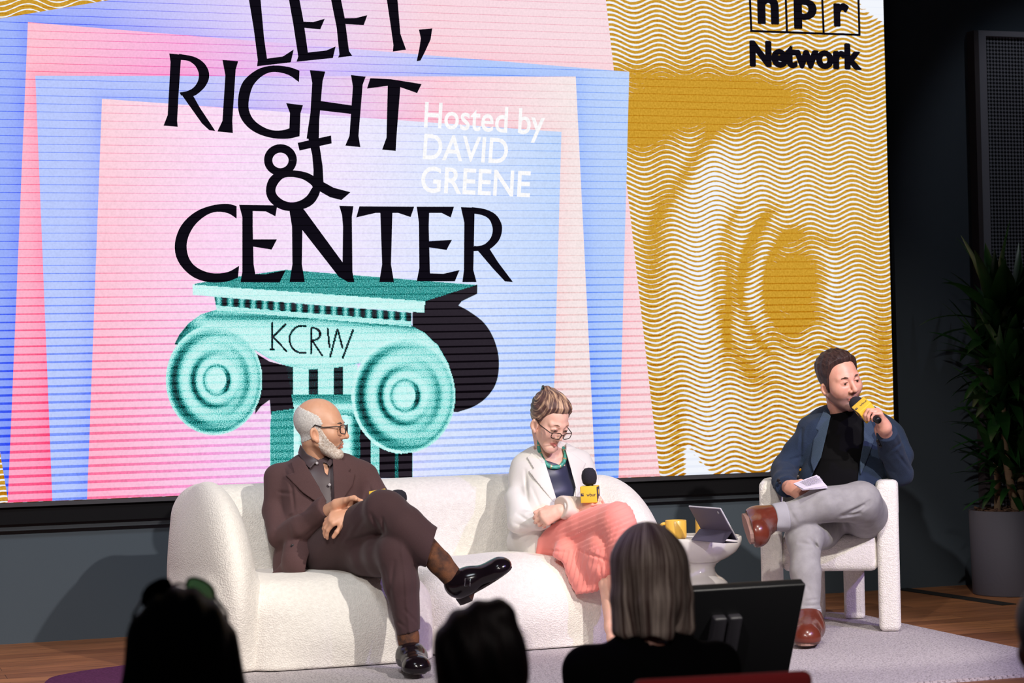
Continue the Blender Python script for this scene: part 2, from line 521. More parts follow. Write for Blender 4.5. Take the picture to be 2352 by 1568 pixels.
nt.links.new(ad.outputs[0], bp.inputs['Height']); nt.links.new(bp.outputs['Normal'], bs.inputs['Normal'])
pts = [(x, y-(0.30*(4.93-x)/3.4 if y > 8.3 else 0), 0.014) for x, y in rounded_rect(1.5, 4.93, 7.18, 9.5, 0.3)]
MB().slab(pts, UP, 0.0138).build('rug', rug_m, smooth=False, label='pale grey woven rug under the white sofa and armchair', category='rug')

edge = [on_floor(x, y)[:2] for x, y in ((88, 1600), (98, 1580), (104, 1567), (115, 1558), (127, 1554), (153, 1548.6), (191, 1541.6), (255, 1533), (300, 1527))]
edge = [p for p in edge if p[0] < 1.47]
pts = [(p[0], p[1], 0.004) for p in edge]+[(1.485, 9.2, 0.004), (1.485, 7.0, 0.004), (edge[0][0]-0.1, 7.0, 0.004)]
MB().slab(pts[::-1], UP, 0.0036).build('carpet', mat('carpet_purple', (84, 44, 78), 0.95, spec=0.1, bump=('noise', 160, 0.4), mottled=0.2, mscale=90), smooth=False, label='dark purple carpet with a curved edge beside the grey rug', category='carpet')

# ================================================================ the video wall
SX0, SZ0 = 2.9, 2.2
def to_screen(px, py, lay=0.0):
    """picture point -> world point on the screen's face, lay millimetres in front of it"""
    p = on_plane_y(px, py, SCREEN_Y)
    return np.array([p[0], SCREEN_Y-0.001*lay, p[2]])
SC_BL = to_screen(0, 1155); SC_BR = to_screen(2056, 1079.5)
SCR_Z0 = SC_BL[2]; SCR_X1 = to_screen(2040, 450)[0]; SCR_X0 = to_screen(0, 600)[0]-0.35; SCR_Z1 = 3.75

def screen_mat(name, mode):
    """glowing LED surface: picture colour with painted scan bands; mode 'paint' (vertex colour), 'waves' (engraved wavy lines), 'ink' (stippled print) or a colour"""
    m = bpy.data.materials.new(name); m.use_nodes = True
    nt = m.node_tree; nt.nodes.clear(); N = nt.nodes.new; L = nt.links.new
    def math_(op, a, b=None, c=None):
        n = N('ShaderNodeMath'); n.operation = op
        for i, x in enumerate((a, b, c)):
            if x is None: continue
            if isinstance(x, (int, float)): n.inputs[i].default_value = x
            else: L(x, n.inputs[i])
        return n.outputs[0]
    def rng(v, a, b, c=0.0, d=1.0):
        n = N('ShaderNodeMapRange'); L(v, n.inputs['Value'])
        for k, x in zip(('From Min', 'From Max', 'To Min', 'To Max'), (a, b, c, d)): n.inputs[k].default_value = x
        return n.outputs['Result']
    def mixc(f, a, b):
        n = N('ShaderNodeMix'); n.data_type = 'RGBA'
        L(f, n.inputs['Factor'])
        for k, x in (('A', a), ('B', b)):
            if isinstance(x, tuple): n.inputs[k].default_value = tuple(srgb(x))+(1,)
            else: L(x, n.inputs[k])
        return n.outputs['Result']
    out = N('ShaderNodeOutputMaterial'); em = N('ShaderNodeEmission')
    tc = N('ShaderNodeTexCoord'); sp = N('ShaderNodeSeparateXYZ'); L(tc.outputs['Object'], sp.inputs[0])
    x, z = sp.outputs['X'], sp.outputs['Z']
    def noise(scale, detail=2.0):
        n = N('ShaderNodeTexNoise'); n.inputs['Scale'].default_value = scale; n.inputs['Detail'].default_value = detail
        L(tc.outputs['Object'], n.inputs['Vector']); return n.outputs['Fac']
    def attr(nm, outp='Fac'):
        n = N('ShaderNodeAttribute'); n.attribute_name = nm; return n.outputs[outp]
    alpha = None
    paper = noise(95, 3)
    if mode == 'paint': col = attr('paint', 'Color')
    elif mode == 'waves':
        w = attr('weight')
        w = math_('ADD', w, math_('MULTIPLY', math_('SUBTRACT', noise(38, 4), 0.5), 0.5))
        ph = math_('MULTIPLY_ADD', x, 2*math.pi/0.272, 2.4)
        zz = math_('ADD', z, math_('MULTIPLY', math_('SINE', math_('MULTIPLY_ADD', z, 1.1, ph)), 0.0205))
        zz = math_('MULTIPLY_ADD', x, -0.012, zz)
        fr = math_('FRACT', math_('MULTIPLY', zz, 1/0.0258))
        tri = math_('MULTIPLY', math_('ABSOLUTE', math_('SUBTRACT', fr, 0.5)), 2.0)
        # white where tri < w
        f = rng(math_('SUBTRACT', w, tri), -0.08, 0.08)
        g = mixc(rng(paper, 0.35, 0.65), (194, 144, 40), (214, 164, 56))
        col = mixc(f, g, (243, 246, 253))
    elif mode == 'ink':
        t = math_('ADD', attr('ink'), math_('MULTIPLY', math_('SUBTRACT', noise(210, 2), 0.5), 1.15))
        rp = N('ShaderNodeValToRGB'); L(t, rp.inputs['Fac']); e = rp.color_ramp.elements
        e[0].position = 0.12; e[0].color = tuple(srgb((214, 250, 248)))+(1,)
        e[1].position = 1.0; e[1].color = tuple(srgb((44, 38, 46)))+(1,)
        for ps, c_ in ((0.36, (158, 232, 228)), (0.55, (62, 172, 168)), (0.8, (24, 84, 86))):
            q = e.new(ps); q.color = tuple(srgb(c_))+(1,)
        col = rp.outputs['Color']
        alpha = rng(attr('cover'), -0.5, 0.5, 1.0, 0.0)
    else:
        q = N('ShaderNodeRGB'); q.outputs[0].default_value = tuple(srgb(mode))+(1,); col = q.outputs[0]
    dark = (not isinstance(mode, str)) and max(mode) < 90
    if mode not in ('waves',) and not dark:
        hs = N('ShaderNodeHueSaturation'); L(col, hs.inputs['Color']); L(rng(paper, 0.3, 0.7, 0.94, 1.05), hs.inputs['Value']); col = hs.outputs['Color']
    # camera scan bands painted into the glow: thin up high, wider low down
    per = 0.0388
    fr = math_('FRACT', math_('MULTIPLY', math_('SUBTRACT', z, SCR_Z0-SZ0), 1/per))
    wd = rng(z, 1.0-SZ0, 1.85-SZ0, 0.34, 0.075)
    ln = rng(math_('SUBTRACT', wd, fr), -0.03, 0.03)
    gm = N('ShaderNodeGamma'); L(col, gm.inputs['Color'])
    L(math_('MULTIPLY_ADD', ln, 0.55 if mode in ('waves', 'ink') else (0.25 if dark else 1.35), 1.0), gm.inputs['Gamma'])
    hs = N('ShaderNodeHueSaturation'); L(gm.outputs[0], hs.inputs['Color']); L(math_('MULTIPLY_ADD', ln, -0.02, 1.0), hs.inputs['Value'])
    L(hs.outputs['Color'], em.inputs['Color']); em.inputs['Strength'].default_value = 1.0
    sh = em.outputs[0]
    if alpha is not None:
        tr = N('ShaderNodeBsdfTransparent'); ms = N('ShaderNodeMixShader')
        L(alpha, ms.inputs[0]); L(tr.outputs[0], ms.inputs[1]); L(sh, ms.inputs[2]); sh = ms.outputs[0]
    L(sh, out.inputs['Surface'])
    if mode in ('ink',) or dark: m.cycles.emission_sampling = 'NONE'
    return m

screen = thing('video_wall', (SX0, SCREEN_Y, SZ0), 'huge glowing video wall showing overlapping pink and blue sheets', 'screen')
fx0, fx1 = SCR_X0-0.02, SCR_X1+0.015
MB().wbox(fx0, fx1, SCREEN_Y+0.004, WALL_Y-0.001, SCR_Z0-0.02, SCR_Z1).build('cabinet', m_black, screen, smooth=False)
MB().wbox(fx0, fx1, SCREEN_Y-0.004, SCREEN_Y+0.03, SCR_Z0-0.022, SCR_Z0-0.002).build('edge_rail', mat('rail_grey', (62, 60, 66), 0.45, 0.3), screen, smooth=False, label='thin grey rail along the lower edge')
MB().wbox(fx0, fx1, SCREEN_Y+0.02, WALL_Y-0.001, SCR_Z0-0.105, SCR_Z0-0.022).build('lower_frame', m_black, screen, smooth=False)
MB().wbox(fx0, fx1, SCREEN_Y+0.05, WALL_Y-0.001, SCR_Z0-0.138, SCR_Z0-0.105).build('mounting_rail', mat('rail_dark', (40, 46, 54), 0.7), screen, smooth=False)

# golden engraving behind the sheets
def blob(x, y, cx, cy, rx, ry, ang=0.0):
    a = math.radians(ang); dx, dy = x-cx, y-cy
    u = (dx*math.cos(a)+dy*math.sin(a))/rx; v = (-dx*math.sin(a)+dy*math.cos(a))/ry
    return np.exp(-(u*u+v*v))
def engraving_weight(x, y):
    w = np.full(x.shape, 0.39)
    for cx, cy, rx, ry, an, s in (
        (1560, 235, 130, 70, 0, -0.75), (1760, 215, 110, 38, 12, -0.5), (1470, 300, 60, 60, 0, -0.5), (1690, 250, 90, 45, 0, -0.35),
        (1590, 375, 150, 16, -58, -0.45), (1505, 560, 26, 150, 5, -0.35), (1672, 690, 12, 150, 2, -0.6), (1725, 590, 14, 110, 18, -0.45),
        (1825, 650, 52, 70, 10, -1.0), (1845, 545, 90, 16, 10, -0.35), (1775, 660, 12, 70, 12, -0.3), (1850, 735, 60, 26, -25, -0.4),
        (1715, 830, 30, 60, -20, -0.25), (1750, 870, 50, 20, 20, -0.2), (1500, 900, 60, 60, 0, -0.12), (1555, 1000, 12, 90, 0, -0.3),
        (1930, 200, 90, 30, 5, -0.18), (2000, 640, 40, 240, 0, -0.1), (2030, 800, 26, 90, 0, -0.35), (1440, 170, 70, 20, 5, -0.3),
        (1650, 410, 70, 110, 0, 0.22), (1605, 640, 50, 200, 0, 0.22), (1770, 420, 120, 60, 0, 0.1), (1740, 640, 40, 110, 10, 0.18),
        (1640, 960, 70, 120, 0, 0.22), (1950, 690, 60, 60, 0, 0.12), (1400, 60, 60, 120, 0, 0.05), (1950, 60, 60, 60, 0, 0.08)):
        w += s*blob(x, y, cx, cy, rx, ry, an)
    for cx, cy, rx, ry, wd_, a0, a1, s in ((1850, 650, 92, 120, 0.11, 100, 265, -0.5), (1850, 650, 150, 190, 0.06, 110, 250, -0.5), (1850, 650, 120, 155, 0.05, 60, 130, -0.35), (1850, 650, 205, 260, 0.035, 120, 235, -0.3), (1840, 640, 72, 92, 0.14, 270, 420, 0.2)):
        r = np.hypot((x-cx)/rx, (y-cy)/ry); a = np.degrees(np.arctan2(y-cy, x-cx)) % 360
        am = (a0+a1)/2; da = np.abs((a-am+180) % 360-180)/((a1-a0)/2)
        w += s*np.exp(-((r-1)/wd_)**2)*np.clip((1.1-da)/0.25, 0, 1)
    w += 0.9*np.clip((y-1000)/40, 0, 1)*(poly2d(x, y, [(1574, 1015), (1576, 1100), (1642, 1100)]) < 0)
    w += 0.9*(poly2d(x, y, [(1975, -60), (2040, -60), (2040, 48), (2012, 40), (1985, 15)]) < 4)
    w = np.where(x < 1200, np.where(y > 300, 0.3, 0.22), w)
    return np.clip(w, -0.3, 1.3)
def grid(x0, x1, z0, z1, nx, nz, lay):
    xs, zs = np.meshgrid(np.linspace(x0, x1, nx), np.linspace(z0, z1, nz), indexing='ij')
    V = np.stack([xs.ravel(), np.full(xs.size, SCREEN_Y-0.001*lay), zs.ravel()], 1)
    i = np.arange(nx*nz).reshape(nx, nz)
    F = np.stack([i[:-1, :-1], i[1:, :-1], i[1:, 1:], i[:-1, 1:]], -1).reshape(-1, 4)
    return V, F
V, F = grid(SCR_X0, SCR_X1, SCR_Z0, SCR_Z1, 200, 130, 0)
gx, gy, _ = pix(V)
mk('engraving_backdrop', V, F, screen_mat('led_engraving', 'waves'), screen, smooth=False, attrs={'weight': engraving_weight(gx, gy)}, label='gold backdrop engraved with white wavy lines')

# overlapping paper sheets
def sheet(name, lay, quad, cols, above=None, label=None, n=56):
    """quad TL, TR, BR, BL in the picture; cols: colours at left, middle, right for top and bottom; above: outline of the sheet lying on it"""
    q = [np.array(c, float) for c in quad]
    st = np.linspace(0, 1, n)
    S, T = np.meshgrid(st, st, indexing='ij')
    W = [to_screen(*c, lay) for c in quad]
    V = ((1-S)*(1-T))[..., None]*W[0] + (S*(1-T))[..., None]*W[1] + (S*T)[..., None]*W[2] + ((1-S)*T)[..., None]*W[3]
    V = V.reshape(-1, 3)
    V[:, 2] = np.maximum(V[:, 2], SCR_Z0+0.001)
    V[:, 0] = np.maximum(V[:, 0], SCR_X0); V[:, 2] = np.minimum(V[:, 2], SCR_Z1)
    i = np.arange(n*n).reshape(n, n)
    F = np.stack([i[:-1, :-1], i[:-1, 1:], i[1:, 1:], i[1:, :-1]], -1).reshape(-1, 4)
    x, y, _ = pix(V)
    ct, cb = [np.array([srgb(c) for c in row]) for row in cols]
    u = np.clip((x-quad[0][0])/(quad[1][0]-quad[0][0]), 0, 1); t = np.clip(y/1100, 0, 1)
    def row(cs):
        k = np.linspace(0, 1, len(cs))
        return np.stack([np.interp(u, k, cs[:, j]) for j in range(3)], 1)
    c = row(ct)*(1-t)[:, None]+row(cb)*t[:, None]
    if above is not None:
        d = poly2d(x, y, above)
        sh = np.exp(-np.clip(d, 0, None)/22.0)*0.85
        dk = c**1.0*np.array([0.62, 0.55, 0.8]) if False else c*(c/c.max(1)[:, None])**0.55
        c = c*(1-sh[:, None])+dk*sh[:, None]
    return mk(name, V, F, led_paint, screen, smooth=False, attrs={'paint': c}, label=label)
led_paint = screen_mat('led_sheets', 'paint')
QA = [(-160, 70), (1370, -190), (1517, 1110), (22, 1170)]
QB = [(64, 51), (1445, 165), (1420, 1110), (17, 1170)]
QC = [(81, 174), (1322, 176), (1368, 1110), (121, 1170)]
QD = [(234, 227), (1289, 303), (1266, 1110), (199, 1165)]
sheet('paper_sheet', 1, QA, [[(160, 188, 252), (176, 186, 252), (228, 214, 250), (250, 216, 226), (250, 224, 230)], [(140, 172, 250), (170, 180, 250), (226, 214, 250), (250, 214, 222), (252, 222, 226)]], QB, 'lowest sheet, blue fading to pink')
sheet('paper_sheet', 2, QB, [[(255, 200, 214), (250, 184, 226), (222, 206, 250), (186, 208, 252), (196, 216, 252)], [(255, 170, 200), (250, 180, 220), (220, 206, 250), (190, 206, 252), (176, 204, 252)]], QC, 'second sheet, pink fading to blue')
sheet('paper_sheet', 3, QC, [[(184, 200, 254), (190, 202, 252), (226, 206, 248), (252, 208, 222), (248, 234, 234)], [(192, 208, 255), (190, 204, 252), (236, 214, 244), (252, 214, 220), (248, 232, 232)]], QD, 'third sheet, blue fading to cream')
sheet('paper_sheet', 4, QD, [[(253, 220, 226), (252, 226, 248), (243, 234, 253), (226, 234, 254), (198, 220, 252)], [(255, 184, 210), (252, 210, 240), (243, 230, 253), (220, 230, 255), (194, 214, 253)]], None, 'uppermost sheet, pink fading to pale blue')

def smooth_line(p, k=3):
    """round a traced outline (Catmull-Rom)"""
    p = np.asarray(p, float); q = np.vstack([2*p[0]-p[1], p, 2*p[-1]-p[-2]]); out = []
    for i in range(1, len(q)-2):
        for j in range(k):
            t = j/k
            out.append(0.5*((2*q[i])+(-q[i-1]+q[i+1])*t+(2*q[i-1]-5*q[i]+4*q[i+1]-q[i+2])*t*t+(-q[i-1]+3*q[i]-3*q[i+1]+q[i+2])*t**3))
    out.append(p[-1])
    return [tuple(a) for a in out]
# classical column capital, printed in teal
def cap_pts(x, y): return (x/2.6133+350, y/2.6133+600)
def capital(x, y):
    """x, y in the drawing's own units -> (cover distance, ink)"""
    sd = lambda pl: poly2d(x, y, pl)
    el = lambda cx, cy, rx, ry: np.sqrt(((x-cx)/rx)**2+((y-cy)/ry)**2)
    cover = np.full(x.shape, 1e3); ink = np.full(x.shape, 0.2)
    def lay(d, v):
        nonlocal cover, ink
        cover = np.minimum(cover, d); ink = np.where(d < 0, v, ink)
    black = 1.7
    lay(sd([(1632, 238), (1950, 138), (1948, 195), (1855, 240)]+smooth_line([(1835, 265), (1900, 300), (1990, 370), (2050, 470), (2078, 590), (2065, 720), (2010, 810), (1930, 870), (1830, 905)], 5)+[(1750, 900), (1560, 390), (1560, 310)]), black)
    lay(sd([(585, 530), (700, 600), (850, 640), (1000, 800), (860, 960), (715, 985), (703, 830), (650, 870), (612, 922), (640, 760)]), black-0.2)
    # shaft with flutes
    fl = 0.35+0.4*np.cos((x-780)/150*2*math.pi)
    lay(sd([(705, 985), (715, 900), (860, 880), (1250, 930), (1250, 1300), (705, 1300)]), np.where(x < 850, 0.55, fl))
    fr = np.where(np.abs(x-1335) < 26, 0.35, np.where(np.abs(x-1465) < 12, 0.75, black))
    lay(sd([(1245, 960), (1350, 1050), (1560, 1150), (1560, 1300), (1245, 1300)]), fr)
    # neck with egg shapes
    eg = np.abs(((x-890+150*0.5) % 150)-75)
    lay(sd([(800, 630), (1230, 620), (1220, 930), (850, 900)]), np.where((y < 800) & (np.abs(eg-62) < 14), 1.0, np.where(y > 800, 0.42+0.2*np.sin(y/18), 0.2)))
    # body between the scrolls
    body = [(300, 500), (130, 500), (160, 440), (215, 372), (290, 318), (390, 287), (1000, 300), (1545, 380), (1630, 425), (1715, 505), (1775, 610), (1810, 720), (1700, 700), (1400, 600), (1250, 610), (1100, 640), (950, 648), (800, 628), (690, 580), (500, 460)]
    db = sd(body)
    lay(db, 0.16+0.5*np.exp(-np.abs(sd([(330, 330), (1000, 330), (1560, 395), (1000, 345)]))/26)+0.22*np.exp(-np.clip(-db, 0, None)/10)+0.5*np.clip((330-x)/120, 0, 1)*np.clip((y-330)/60, 0, 1))
    # scrolls
    for cx, cy, rx, ry, dx in ((370, 712, 290, 330, 20), (1508, 806, 310, 346, 10)):
        r = el(cx, cy, rx, ry)
        a = np.arctan2(y-cy, x-cx)
        rr = np.sqrt(((x-cx-dx*(1-r))/rx)**2+((y-cy)/ry)**2)
        v = 0.16+0.12*(0.5+0.5*np.cos((rr-0.86)*2*math.pi/0.34))**2
        v += 0.62*np.exp(-((rr-0.83)/0.10)**2)*(0.5+0.5*np.cos(a-math.pi*0.95))**1.5
        v += 0.62*np.exp(-((rr-0.47)/0.06)**2)*(0.5+0.5*np.cos(a-math.pi*0.9))
        v += 0.42*np.exp(-((rr-0.66)/0.09)**2)*(0.5+0.5*np.cos(a-0.1))**2+0.3*np.exp(-((rr-0.93)/0.04)**2)*(0.5+0.5*np.cos(a-0.9))
        v += 0.35*np.exp(-((rr-0.27)/0.03)**2)+0.6*np.exp(-(((x-cx-70)/26)**2+((y-cy-10)/60)**2))
        v = np.where(rr < 0.2, 0.14, v)
        lay((r-1)*min(rx, ry), v)
    # fine raised rim where the right scroll meets the shaft
    ring = np.abs(el(1508, 806, 310, 346)-0.985)*310-9
    ink = np.where((ring < 0) & (x < 1500), 0.1, ink)
    # abacus
    lay(sd([(370, 212), (1555, 308), (1552, 392), (385, 296)]), np.where(y-212-(x-370)*0.081 < 52, 0.75+0.35*np.sin(x/11.0), 0.25))
    lay(sd([(240, 138), (1637, 236), (1632, 310), (242, 202)]), 0.12)
    lay(sd([(262, 132), (520, 90), (800, 50), (1950, 142), (1638, 240), (240, 140)]), 0.62)
    # incised letters
    st = np.full(x.shape, 1e3)
    for a, b in (((718, 370), (716, 530)), ((800, 378), (722, 455)), ((722, 452), (805, 540)), ((955, 400), (950, 555)), ((955, 470), (1018, 565)), ((1050, 402), (1062, 515)), ((1108, 410), (1066, 572)), ((1112, 412), (1140, 520)), ((1203, 412), (1142, 578)), ((705, 528), (728, 530))):
        ax_, ay = a; bx, by = b; ex, ey = bx-ax_, by-ay
        t = np.clip(((x-ax_)*ex+(y-ay)*ey)/(ex*ex+ey*ey), 0, 1)
        st = np.minimum(st, np.hypot(x-ax_-t*ex, y-ay-t*ey))
    rc = np.abs(np.hypot((x-900)*1.05, (y-468))-82); st = np.minimum(st, np.where(x < 925, rc, 1e3))
    rr = np.abs(np.hypot((x-955)/1.35, y-437)-38); st = np.minimum(st, np.where(x > 955, rr, 1e3))
    ink = np.where(st < 5, 1.3, ink)
    return cover, ink
st = 5.0
cx, cy = np.meshgrid(np.arange(60, 2100, st), np.arange(36, 1306, st), indexing='ij')
cov, ink = capital(cx.ravel(), cy.ravel())
i = np.arange(cx.size).reshape(cx.shape)
F = np.stack([i[:-1, :-1], i[:-1, 1:], i[1:, 1:], i[1:, :-1]], -1).reshape(-1, 4)
F = F[(cov[F] < 3).any(1)]
used = np.unique(F); re = np.full(cx.size, -1); re[used] = np.arange(len(used))
px_, py_ = cap_pts(cx.ravel()[used], cy.ravel()[used])
rays = (px_[:, None]-IW/2)/FPX*CR-(py_[:, None]-IH/2)/FPX*CU+CF
V = CAM+rays*((SCREEN_Y-CAM[1])/rays[:, 1])[:, None]; V[:, 1] -= 0.005
V[:, 2] = np.maximum(V[:, 2], SCR_Z0+0.001)
mk('column_artwork', V, re[F], screen_mat('led_column', 'ink'), screen, smooth=False, attrs={'ink': ink[used], 'cover': np.clip(cov[used]/4.0, -3, 3)}, label='teal print of a carved column capital')

# lettering
led_black = screen_mat('led_black', (16, 13, 22)); led_white = screen_mat('led_white', (253, 252, 253))
def lt(x, y): return (x/2.3063+350, y/2.3063)
def strip(o, n): return [[o[i], o[i+1], n[i+1], n[i]] for i in range(len(o)-1)]
def band(o, n): return strip(smooth_line(o), smooth_line(n))
WORDS = {
 'LEFT,': [[(486, -190), (560, -192), (572, 0), (590, 200), (607, 318), (553, 352), (557, 320), (535, 150), (510, 0)], [(553, 352), (600, 312), (690, 300), (747, 263), (732, 331)],
   [(704, -200), (768, -206), (778, 0), (800, 118), (824, 290), (762, 328), (771, 300), (745, 130), (722, 0)], [(798, 116), (850, 118), (912, 100), (888, 156), (803, 149)], [(762, 328), (815, 280), (920, 268), (969, 247), (955, 308)], [(704, -200), (850, -214), (890, -230), (870, -172), (768, -165)],
   [(925, -215), (990, -220), (998, 0), (1018, 100), (1040, 272), (1058, 297), (982, 306), (989, 290), (975, 150), (945, 0)], [(1016, 98), (1075, 97), (1137, 81), (1118, 134), (1022, 129)], [(925, -215), (1075, -235), (1110, -250), (1090, -195), (990, -182)],
   [(1222, -200), (1285, -206), (1297, 0), (1312, 180), (1342, 264), (1272, 274), (1275, 240), (1258, 120), (1240, 0)], [(1140, -200), (1380, -240), (1390, -190), (1150, -150)],
   [(1410, 158), (1481, 151), (1472, 210), (1440, 280), (1418, 322), (1398, 325), (1412, 260), (1420, 205)]],
 'RIGHT': [[(88, 284), (152, 290), (137, 510), (130, 640), (133, 672), (58, 666), (80, 610), (95, 330)], [(145, 490), (215, 508), (250, 570), (332, 694), (300, 690), (262, 655), (205, 575)]]
   + band([(140, 286), (215, 300), (262, 325), (290, 360), (300, 400), (290, 440), (262, 478), (212, 512), (150, 506)], [(145, 318), (190, 324), (222, 345), (240, 375), (245, 402), (238, 435), (215, 466), (180, 484), (143, 490)])
   + [[(370, 318), (453, 325), (440, 370), (422, 640), (425, 705), (343, 697), (370, 640), (385, 400)]]
   + band([(778, 375), (720, 355), (640, 348), (570, 362), (510, 400), (470, 450), (452, 530), (460, 610), (500, 670), (560, 710), (640, 733), (720, 735), (778, 722)], [(775, 436), (720, 398), (650, 382), (600, 392), (555, 425), (525, 470), (508, 545), (515, 600), (545, 645), (600, 680), (650, 692), (700, 688), (728, 678)])
   + [[(707, 547), (796, 558), (783, 600), (778, 722), (722, 728), (727, 600)],
   [(832, 372), (914, 380), (900, 430), (882, 640), (880, 740), (815, 735), (835, 600), (845, 440)], [(1050, 398), (1128, 407), (1112, 450), (1090, 720), (1100, 780), (1020, 772), (1042, 720), (1060, 460)], [(885, 535), (1060, 560), (1058, 605), (882, 585)],
   [(1152, 415), (1260, 420), (1424, 446), (1400, 494), (1310, 462), (1250, 455), (1135, 470)], [(1245, 440), (1312, 455), (1290, 740), (1287, 800), (1215, 793), (1238, 730)]],
 '&': [[(768, 757), (945, 718), (948, 760), (778, 798)], [(825, 735), (878, 735), (890, 810), (900, 880), (905, 965), (850, 962), (852, 900), (845, 820)], [(845, 935), (905, 965), (960, 995), (1048, 1018), (1000, 1060), (940, 1045), (875, 1008)]]
   + strip([(677+87*math.cos(t), 848+84*math.sin(t)) for t in np.linspace(0, 2*math.pi, 33)], [(677+43*math.cos(t), 850+41*math.sin(t)) for t in np.linspace(0, 2*math.pi, 33)])
   + band([(710, 900), (770, 905), (830, 920), (880, 960), (885, 1020), (850, 1080), (790, 1110), (720, 1118), (660, 1100), (615, 1060), (600, 1010), (615, 950), (660, 910), (710, 900)], [(720, 938), (755, 940), (800, 952), (845, 985), (838, 1005), (815, 1040), (775, 1065), (730, 1072), (690, 1060), (660, 1035), (650, 1008), (662, 975), (690, 945), (720, 938)]),
 'CENTER': band([(445, 1092), (400, 1080), (330, 1085), (250, 1110), (185, 1155), (140, 1215), (118, 1290), (125, 1360), (160, 1420), (220, 1470), (300, 1495), (390, 1492), (452, 1470)], [(445, 1158), (400, 1130), (340, 1122), (285, 1140), (230, 1185), (195, 1240), (180, 1300), (190, 1360), (220, 1405), (270, 1435), (330, 1448), (400, 1440), (458, 1408)])
   + [[(458, 1085), (530, 1090), (530, 1200), (535, 1400), (545, 1460), (465, 1495), (475, 1440), (475, 1150)], [(458, 1085), (660, 1088), (650, 1146), (600, 1120), (520, 1118)], [(525, 1268), (658, 1268), (630, 1322), (525, 1305)], [(465, 1495), (540, 1452), (600, 1452), (705, 1430), (672, 1496)],
   [(720, 1090), (795, 1102), (790, 1400), (806, 1494), (725, 1494), (740, 1400), (738, 1200)], [(735, 1098), (800, 1108), (1010, 1395), (1068, 1494), (1035, 1494), (985, 1465), (790, 1215)], [(988, 1090), (1063, 1092), (1055, 1150), (1058, 1440), (1068, 1494), (1005, 1440), (1008, 1200), (1003, 1140)],
   [(1095, 1093), (1385, 1095), (1366, 1150), (1300, 1128), (1180, 1128), (1078, 1152)], [(1205, 1110), (1270, 1110), (1262, 1400), (1278, 1494), (1200, 1494), (1215, 1400)],
   [(1398, 1095), (1465, 1098), (1462, 1200), (1468, 1440), (1475, 1490), (1398, 1490), (1412, 1420), (1410, 1180)], [(1398, 1095), (1596, 1095), (1578, 1152), (1530, 1128), (1460, 1128)], [(1460, 1278), (1585, 1270), (1556, 1324), (1460, 1310)], [(1398, 1490), (1470, 1448), (1540, 1450), (1625, 1430), (1600, 1490)],
   [(1632, 1097), (1705, 1100), (1703, 1200), (1698, 1430), (1715, 1494), (1640, 1494), (1648, 1430), (1650, 1180)], [(1700, 1302), (1780, 1312), (1830, 1390), (1908, 1494), (1865, 1490), (1800, 1420)]]
   + band([(1690, 1097), (1760, 1108), (1815, 1135), (1845, 1180), (1850, 1220), (1838, 1265), (1810, 1300), (1770, 1326), (1700, 1330)], [(1690, 1130), (1745, 1140), (1780, 1160), (1797, 1195), (1800, 1225), (1790, 1260), (1765, 1288), (1740, 1300), (1700, 1306)]),
}
for wd_, polys in WORDS.items():
    mb = MB()
    for q, pl in enumerate(polys):
        mb.add([to_screen(*lt(*c), 6+0.02*q) for c in pl], [tuple(range(len(pl)-1, -1, -1))])
    mb.build('title_word', led_black, screen, smooth=False, label='black flared lettering')

def text_outline(body, bold=0.0):
    cu = bpy.data.curves.new('lettering', 'FONT'); cu.body = body; cu.offset = bold; cu.resolution_u = 4
    ob = bpy.data.objects.new('lettering', cu); COL.objects.link(ob)
    dg = bpy.context.evaluated_depsgraph_get(); dg.update()
    me = ob.evaluated_get(dg).to_mesh()
    V = np.array([v.co[:2] for v in me.vertices]); F = [tuple(p.vertices) for p in me.polygons]
    ob.evaluated_get(dg).to_mesh_clear()
    bpy.data.objects.remove(ob); bpy.data.curves.remove(cu)
    lo, hi = V.min(0), V.max(0)
    return (V-lo)/(hi-lo), F
def screen_text(body, tl, tr, bl, material, name, lay=6, bold=0.0, label=None, fat=0.0):
    """tl, tr, bl: picture corners of the lettering's outline box"""
    V, F = text_outline(body, bold)
    tl, tr, bl = [np.array(a, float) for a in (tl, tr, bl)]
    W = []; FF = []
    for q, (ox, oy) in enumerate([(0, 0)] if fat == 0 else [(0, 0), (fat, 0), (-fat, 0), (0, fat*0.6), (0, -fat*0.6)]):
        for u, v in V:
            c = bl+(tr-tl)*u+(tl-bl)*v
            W.append(to_screen(c[0]+ox, c[1]+oy, lay+0.03*q))
        FF += [tuple(i+q*len(V) for i in f) for f in F]
    F = FF
    return mk(name, W, F, material, screen, smooth=False, label=label)
screen_text('Hosted by', (976, 234), (1252, 252), (972, 312), led_white, 'host_line', bold=0.012, label='white lettering')
screen_text('DAVID', (974, 307), (1168, 318), (970, 366), led_white, 'host_line', bold=0.012, label='white lettering')
screen_text('GREENE', (968, 381), (1219, 393), (965, 442), led_white, 'host_line', bold=0.012, label='white lettering')
screen_text('Network', (1722, 94), (1976, 102), (1723, 153), led_black, 'network_word', bold=0.03, label='heavy black lettering', fat=2.2)
lb = lambda x, y: (x/2.8+1380, y/2.8)
for ch, tl, tr, bl in (('n', (1005, -30), (1135, -26), (1010, 153)), ('p', (1240, -8), (1380, -4), (1244, 184)), ('r', (1496, 22), (1588, 24), (1500, 170))):
    screen_text(ch, lb(*tl), lb(*tr), lb(*bl), led_black, 'network_letter', bold=0.03, label='heavy black letter', fat=1.6)
mb = MB()
